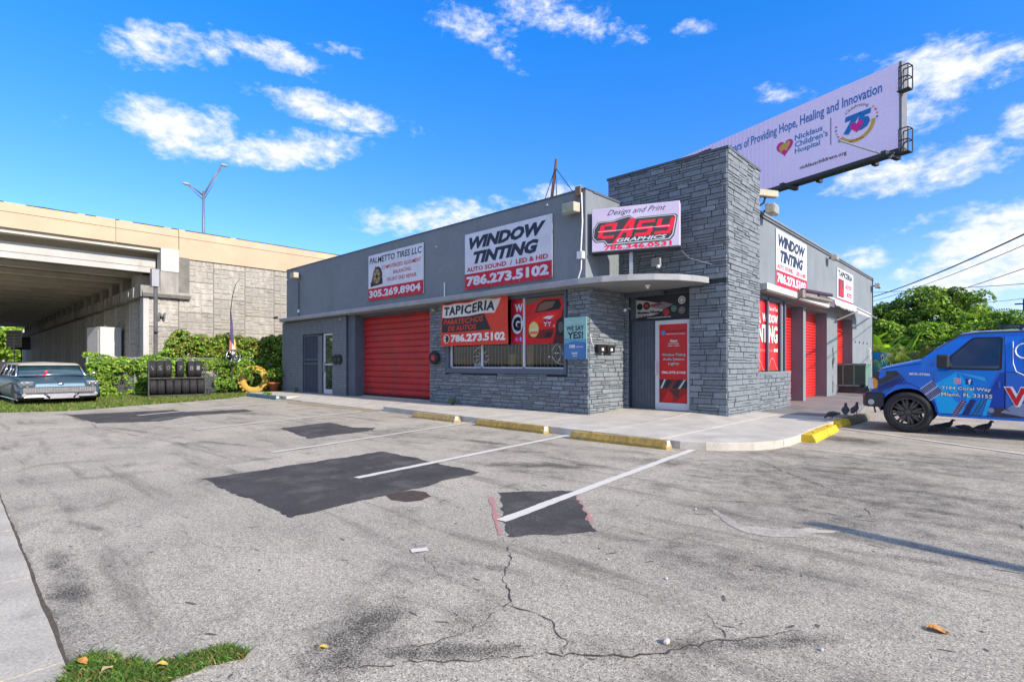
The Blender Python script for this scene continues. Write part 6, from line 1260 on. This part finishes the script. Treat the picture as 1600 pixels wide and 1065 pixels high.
fgp=jag([(-2.58,.12),(-2.70,.28),(-2.83,.34),(-2.90,.39),(-2.88,.44),(-2.80,.50),(-2.70,.55),(-2.62,.57),(-2.56,.66),(-2.56,.78),(-2.50,.87),(-2.42,.90),(-2.38,.86),(-2.42,.70),(-2.42,.55),(-2.45,.45),(-2.42,.3),(-2.40,.12)],.02,.04)
MB().add([(a,b,.002) for a,b in fgp],[tuple(range(len(fgp)))]).build('turf_base',mat('turf soil',(.10,.10,.04),.95,var=.5,scale=30,speck=.5,ss=90),**ST)
x=rng.uniform(-3,-2.2,60000); y=rng.uniform(-.4,1,60000); k=inside(fgp,x,y)&(rng.random(60000)<.75); P=np.stack([x[k],y[k],np.full(k.sum(),.0)],1)
blades('grass_tuft',P,.028,[GM[1],GM[1],leafmat('lawn green',(.085,.19,.035),.3),GM[0],GM[2],leafmat('lawn green',(.085,.19,.035),.3)],.0022,.6,kind='stuff',label='patch of short green turf at the lower left by the footpath',cat='grass')
x=rng.uniform(-3,-2.2,9000); y=rng.uniform(-.4,1,9000); k=inside(fgp,x,y)&((y>.6)|(rng.random(9000)<.08)); blades('dry_grass',np.stack([x[k],y[k],x[k]*0],1),.022,GM[2:],.0022,.9,kind='stuff',label='dry straw along the edge of the turf patch',cat='dry grass')
# fallen leaves
lfm=[mat('dry leaf orange',(.42,.20,.05),.7,var=.3,scale=60),mat('dry leaf tan',(.40,.29,.15),.7,var=.3,scale=60),mat('dry leaf yellow',(.48,.34,.06),.7,var=.3,scale=60)]
def leaf(x,y,z,s,rz,m,label):
    mb=MB(); n=7; P=[]
    for i in range(n):
        t=i/(n-1); w=.34*math.sin(math.pi*min(1,t*.94+.03))**.8; 
        for q in (-1,0,1): P.append(((t-.5)*s,q*w*s,(.20*abs(q)+.14*math.sin(t*5)+.10*(1-q*q)*0)*s*.7+.002))
    mb.add(P,[(3*i+j,3*(i+1)+j,3*(i+1)+j+1,3*i+j+1) for i in range(n-1) for j in (0,1)]); mb.tube([(-.5*s,0,.004),(-.68*s,.04*s,.002)],.0012,4); o=mb.build('fallen_leaf',m,label=label,cat='leaf'); o.location=(x,y,z); o.rotation_euler=(0,0,rz); return o
leaf(-.27,3.18,0,.085,.2,lfm[0],'single tan orange leaf lying on the asphalt at lower right')
for q in ((-2.78,.38,.03,.05,.5,0,'orange leaf on the turf patch, nearest the bottom left corner'),(-2.64,.44,.03,.045,2,1,'tan curled leaf in the middle of the turf patch'),(-2.52,.60,.03,.04,1,2,'pale leaf on the right part of the turf patch'),(-2.86,.40,.01,.03,0,0,'small brown leaf at the turf edge beside the footpath'),(-2.40,.86,.01,.04,3,0,'brown leaf at the right tip of the turf patch')): leaf(q[0],q[1],q[2],q[3],q[4],lfm[q[5]],q[6])
leaf(-2.22,1.14,0,.04,1,lfm[2],'yellow leaf scrap on the dark ravelled asphalt')
peb=mat('white pebble',(.42,.40,.37),.8)
for x_,y_,s_,l in ((-1.14,2.21,.016,'white pebble in the asphalt crack at lower centre'),(-1.48,2.87,.008,'tiny white stone above the crack'),(-.62,2.62,.008,'tiny white stone right of the crack'),(-1.9,2.9,.007,'tiny pale stone left of the patch crack'),(-2.0,4.4,.010,'pale stone near the chalky residue')):
    MB().ball((x_,y_,s_*.7),(s_,s_*1.4,s_*.9),7,5).build('pebble',peb,label=l,cat='pebble')
n_=900; x=rng.uniform(-8,1,n_); y=rng.uniform(.4,7.3,n_); mb=MB()
for i in range(n_):
    s_=rng.uniform(.002,.006); mb.ball((x[i],y[i],s_*.5),(s_,s_,s_*.7),5,3)
mb.build('grit',mat('loose grit',(.30,.28,.25),.9,var=.5,scale=80),kind='stuff')
# trees on the right, beyond the side wall
def tree(name,x,y,H,cr,K,r,n,label,mats,sz,trunk_h=None,asp=.5,cat='tree',flat_=.7):
    o=empty(name,(x,y,0),label=label,cat=cat); th=trunk_h or H*.45
    mb=MB().tube([(0,0,0),(.1,0,th*.5),(.0,.1,th)],[.28,.2,.15],10)
    for i in range(7): a=i*.9; mb.tube([(0,.1,th*.85),(math.cos(a)*cr*.4,math.sin(a)*cr*.4,th+(H-th)*.35),(math.cos(a)*cr*.7,math.sin(a)*cr*.7,th+(H-th)*.6)],[.1,.06,.03],6)
    mb.build('trunk',bark,o,smooth=True)
    def cf(k):
        d=rng.normal(size=3); d/=np.linalg.norm(d); q=rng.uniform(.55,1.0); h2=(H-th*.7)/2
        return (d[0]*cr*q*rng.uniform(.85,1.1),d[1]*cr*q,th*.7+h2+d[2]*h2*q-r*.5)
    P,Nn=clumps(K,cf,r,n); leafmesh('crown',P,Nn,rng.uniform(sz*.7,sz*1.3,len(P)),mats,None,asp,o,.5,kind='stuff'); return o
tree('mango_tree',-4.4,49,6.9,3.3,150,.75,130,'round dense mango tree behind the shop',LD,.26); tree('mango_tree',-8.2,50,6.1,2.8,90,.7,120,'darker tree at the left behind the mango tree',LD[:2]+LD[:1],.26)
tree('hedge_tree',-1.6,46,4.9,2.1,90,.55,120,'pale green rounded tree right of the mango tree',[LD[0],LD[2],LG[1]],.24)
for i,(x,y,h,l) in enumerate(((-1.0,39.5,3.75,'low dense tree above the van roof'),(.3,39,4.4,'rightmost dense low tree above the van'),(-2.6,40.5,3.2,'low bright bush beside the banana plants'))): tree('hedge_tree',x,y,h,2.1,90,.45,110,l,[LG[1],LD[0],LG[2]],.17,1.0)
# banana and palm fronds
def frond(mb,base,az,el,L,w,drop,n=8,split=False):
    b=Vector(base); d=Vector((math.cos(az),math.sin(az),0)); P=[];Q=[]
    for i in range(n+1):
        t=i/n; p=b+d*(L*t*math.cos(el))+Vector((0,0,L*math.sin(el)*t-drop*t*t)); s=Vector((-d.y,d.x,0)); ww=w*math.sin(math.pi*(.08+.9*t))**.7
        P+=[tuple(p+s*ww/2-Vector((0,0,ww*.15))),tuple(p),tuple(p-s*ww/2-Vector((0,0,ww*.15)))]
    if not split:
        mb.add(P,[(3*i+j,3*i+j+1,3*i+j+4,3*i+j+3) for i in range(n) for j in (0,1)])
    else:
        for i in range(n):
            for j in (0,2):
                a=Vector(P[3*i+1]); c=Vector(P[3*i+4]); o_=Vector(P[3*i+3+j]); e=o_+(o_-a)*.25-Vector((0,0,w*.22)); m_=a.lerp(c,.55); mb.add([tuple(a),tuple(m_),tuple(e)],[(0,1,2)])
def plant(name,x,y,z,k,L,w,drop,label,mats,cat,H=0,split=False,n=8,el=(.5,1.3),tr=.1):
    o=empty(name,(x,y,z),label=label,cat=cat)
    if H: MB().tube([(0,0,0),(.05,.05,H*.5),(0,0,H)],[tr*1.3,tr,tr*.9],8).build('trunk',bark,o,smooth=True)
    mbs=[MB() for _ in mats]
    for i in range(k): frond(mbs[i%len(mats)],(0,0,H),i*2.4+random.random()*.5,random.uniform(*el),L*random.uniform(.75,1.15),w*random.uniform(.8,1.2),drop*random.uniform(.6,1.3),n,split)
    for mb,m in zip(mbs,mats): mb.build('frond',m,o)
    return o
bl1=leafmat('banana leaf bright',(.26,.40,.05),.5); bl2=leafmat('banana leaf deep',(.12,.24,.03),.45); bl3=leafmat('dry palm leaf',(.30,.22,.08),.3)
plant('banana_plant',-6.2,40,0,9,2.4,.62,.9,'banana plant with broad bright leaves at the end of the side wall',[bl1,bl2],'plant',1.7); plant('banana_plant',-5.0,40.5,0,9,2.3,.55,1.0,'banana plant second from the wall behind the van nose',[bl1,bl2],'plant',1.3); plant('banana_plant',-7.3,41,0,8,2.5,.6,.8,'tall banana plant half hidden by the side wall',[bl2,bl1],'plant',2.3)
plant('areca_palm',-4.2,39.5,0,22,2.6,.9,1.5,'feathery palm clump with dry yellow fronds above the van bonnet',[bl1,bl2,bl3,bl2],'palm',.6,True,16,(.4,1.25)); plant('areca_palm',-3.0,40,0,20,2.4,.9,1.3,'green feathery palm behind the van windscreen',[bl2,bl1],'palm',.4,True,16,(.4,1.2)); plant('areca_palm',-5.6,38.6,0,16,1.9,.8,1.2,'low feathery palm behind the blue dumpster',[bl2,bl1,bl3],'palm',.3,True,14,(.3,1.1))
for i,(x,y,k,L,l) in enumerate(((-6.6,38.3,22,2.0,'low bright palm clump at the foot of the side wall corner'),(-5.0,38.9,24,2.1,'yellow green palm clump above the van bonnet'),(-3.6,38.6,24,2.0,'palm clump with dry skirt left of the van windscreen'),(-2.4,38.9,22,1.9,'palm clump just over the van windscreen'))):
    plant('areca_palm',x,y,.2,k+8,L*1.15,1.15,1.5,l,[bl1,bl2,bl1,bl3],'palm',1.3,True,18,(.3,1.35))
for i,(x,y,h,l) in enumerate(((-6.5,42.5,4.2,'leafy bush above the banana plants'),(-4.2,42.3,4.0,'leafy bush behind the feathery palms'),(-2.2,43,3.9,'leafy bush left of the pale green tree'))): bush('bush',x,y,0,1.7,1.4,h,90,.45,90,l,[LG[0],LG[1],LD[0]],.24)
plant('coconut_palm',-2.0,58,0,16,2.7,1.0,1.7,'dark tall palm standing right of the mango tree',[LD[1],LD[0]],'palm',5.3,True,16,(.1,1.0),.16)
# trees beyond the bridge
for i,(x,y,h,c_,l) in enumerate(((-98,6.5,7,3.5,'leftmost tree seen under the bridge deck'),(-106,9,8,4,'second tree from the left under the bridge deck'),(-100,3.5,7,3,'bright tree at the picture edge under the bridge'),(-112,12,8,4,'tree farthest right in the gap under the bridge'),(-96,8,5,2.5,'short bright tree in the gap under the bridge'))): tree('shade_tree',x,y,h,c_,45,1.4,90,l,[LG[0],LG[1],LD[2]],.6,2.5)
# power lines on the right
wm=mat('black cable',(.03,.03,.035),.7)
def wire(a,b,sag,r,label):
    a=Vector(a);b=Vector(b); P=[a.lerp(b,t/24)-Vector((0,0,sag*4*(t/24)*(1-t/24))) for t in range(25)]; MB().tube(P,r,5).build('power_line',wm,label=label,cat='power line',group='power lines right of the shop')
wire((-12,56,6.6),(4.5,18,6.75),.75,.032,'thick bundled power line, topmost over the trees'); wire((-12,56,6.3),(4.5,18,6.25),.7,.016,'thin power line just under the thick bundle'); wire((-12,56,5.6),(5,22,6.1),.8,.018,'power line crossing the crown of the mango tree'); wire((-14,60,8.2),(6,40,5.6),.2,.02,'thin power line dropping towards the right'); wire((-4,70,7.2),(8,40,5.9),.3,.02,'low thin power line by the utility pole'); wire((-4,72,6.2),(8,38,6.3),.7,.02,'lowest power line beside the utility pole')
o=empty('utility_pole',(.55,83,0),label='distant dark utility pole at the right edge over the trees',cat='utility pole'); MB().tube([(0,0,0),(0,0,8.5)],[.16,.12],8).build('pole',mat('creosote pole',(.05,.045,.05),.9),o); MB().box(-.8,.8,-.06,.06,7.9,8.05).build('crossarm',mat('creosote pole',(.05,.045,.05),.9),o)
# made-up slanted bar and box, unseen at right, shaped to cast the long shadow
o=empty('shadow_bar',(5.75,3.78,0),label='made-up slanted bar right of the picture, added to cast a long shadow',cat='barrier')
tipx=-1.2+5.54*math.cos(SUN_AZ)-5.75; tipy=4.68-5.54*math.sin(SUN_AZ)-3.78; MB().tube([(0,0,.3),(tipx,tipy,3.2)],.085,4).build('arm',metal,o); MB().box(-.2,.2,-.2,.2,0,1.0).build('cabinet',beige,o)
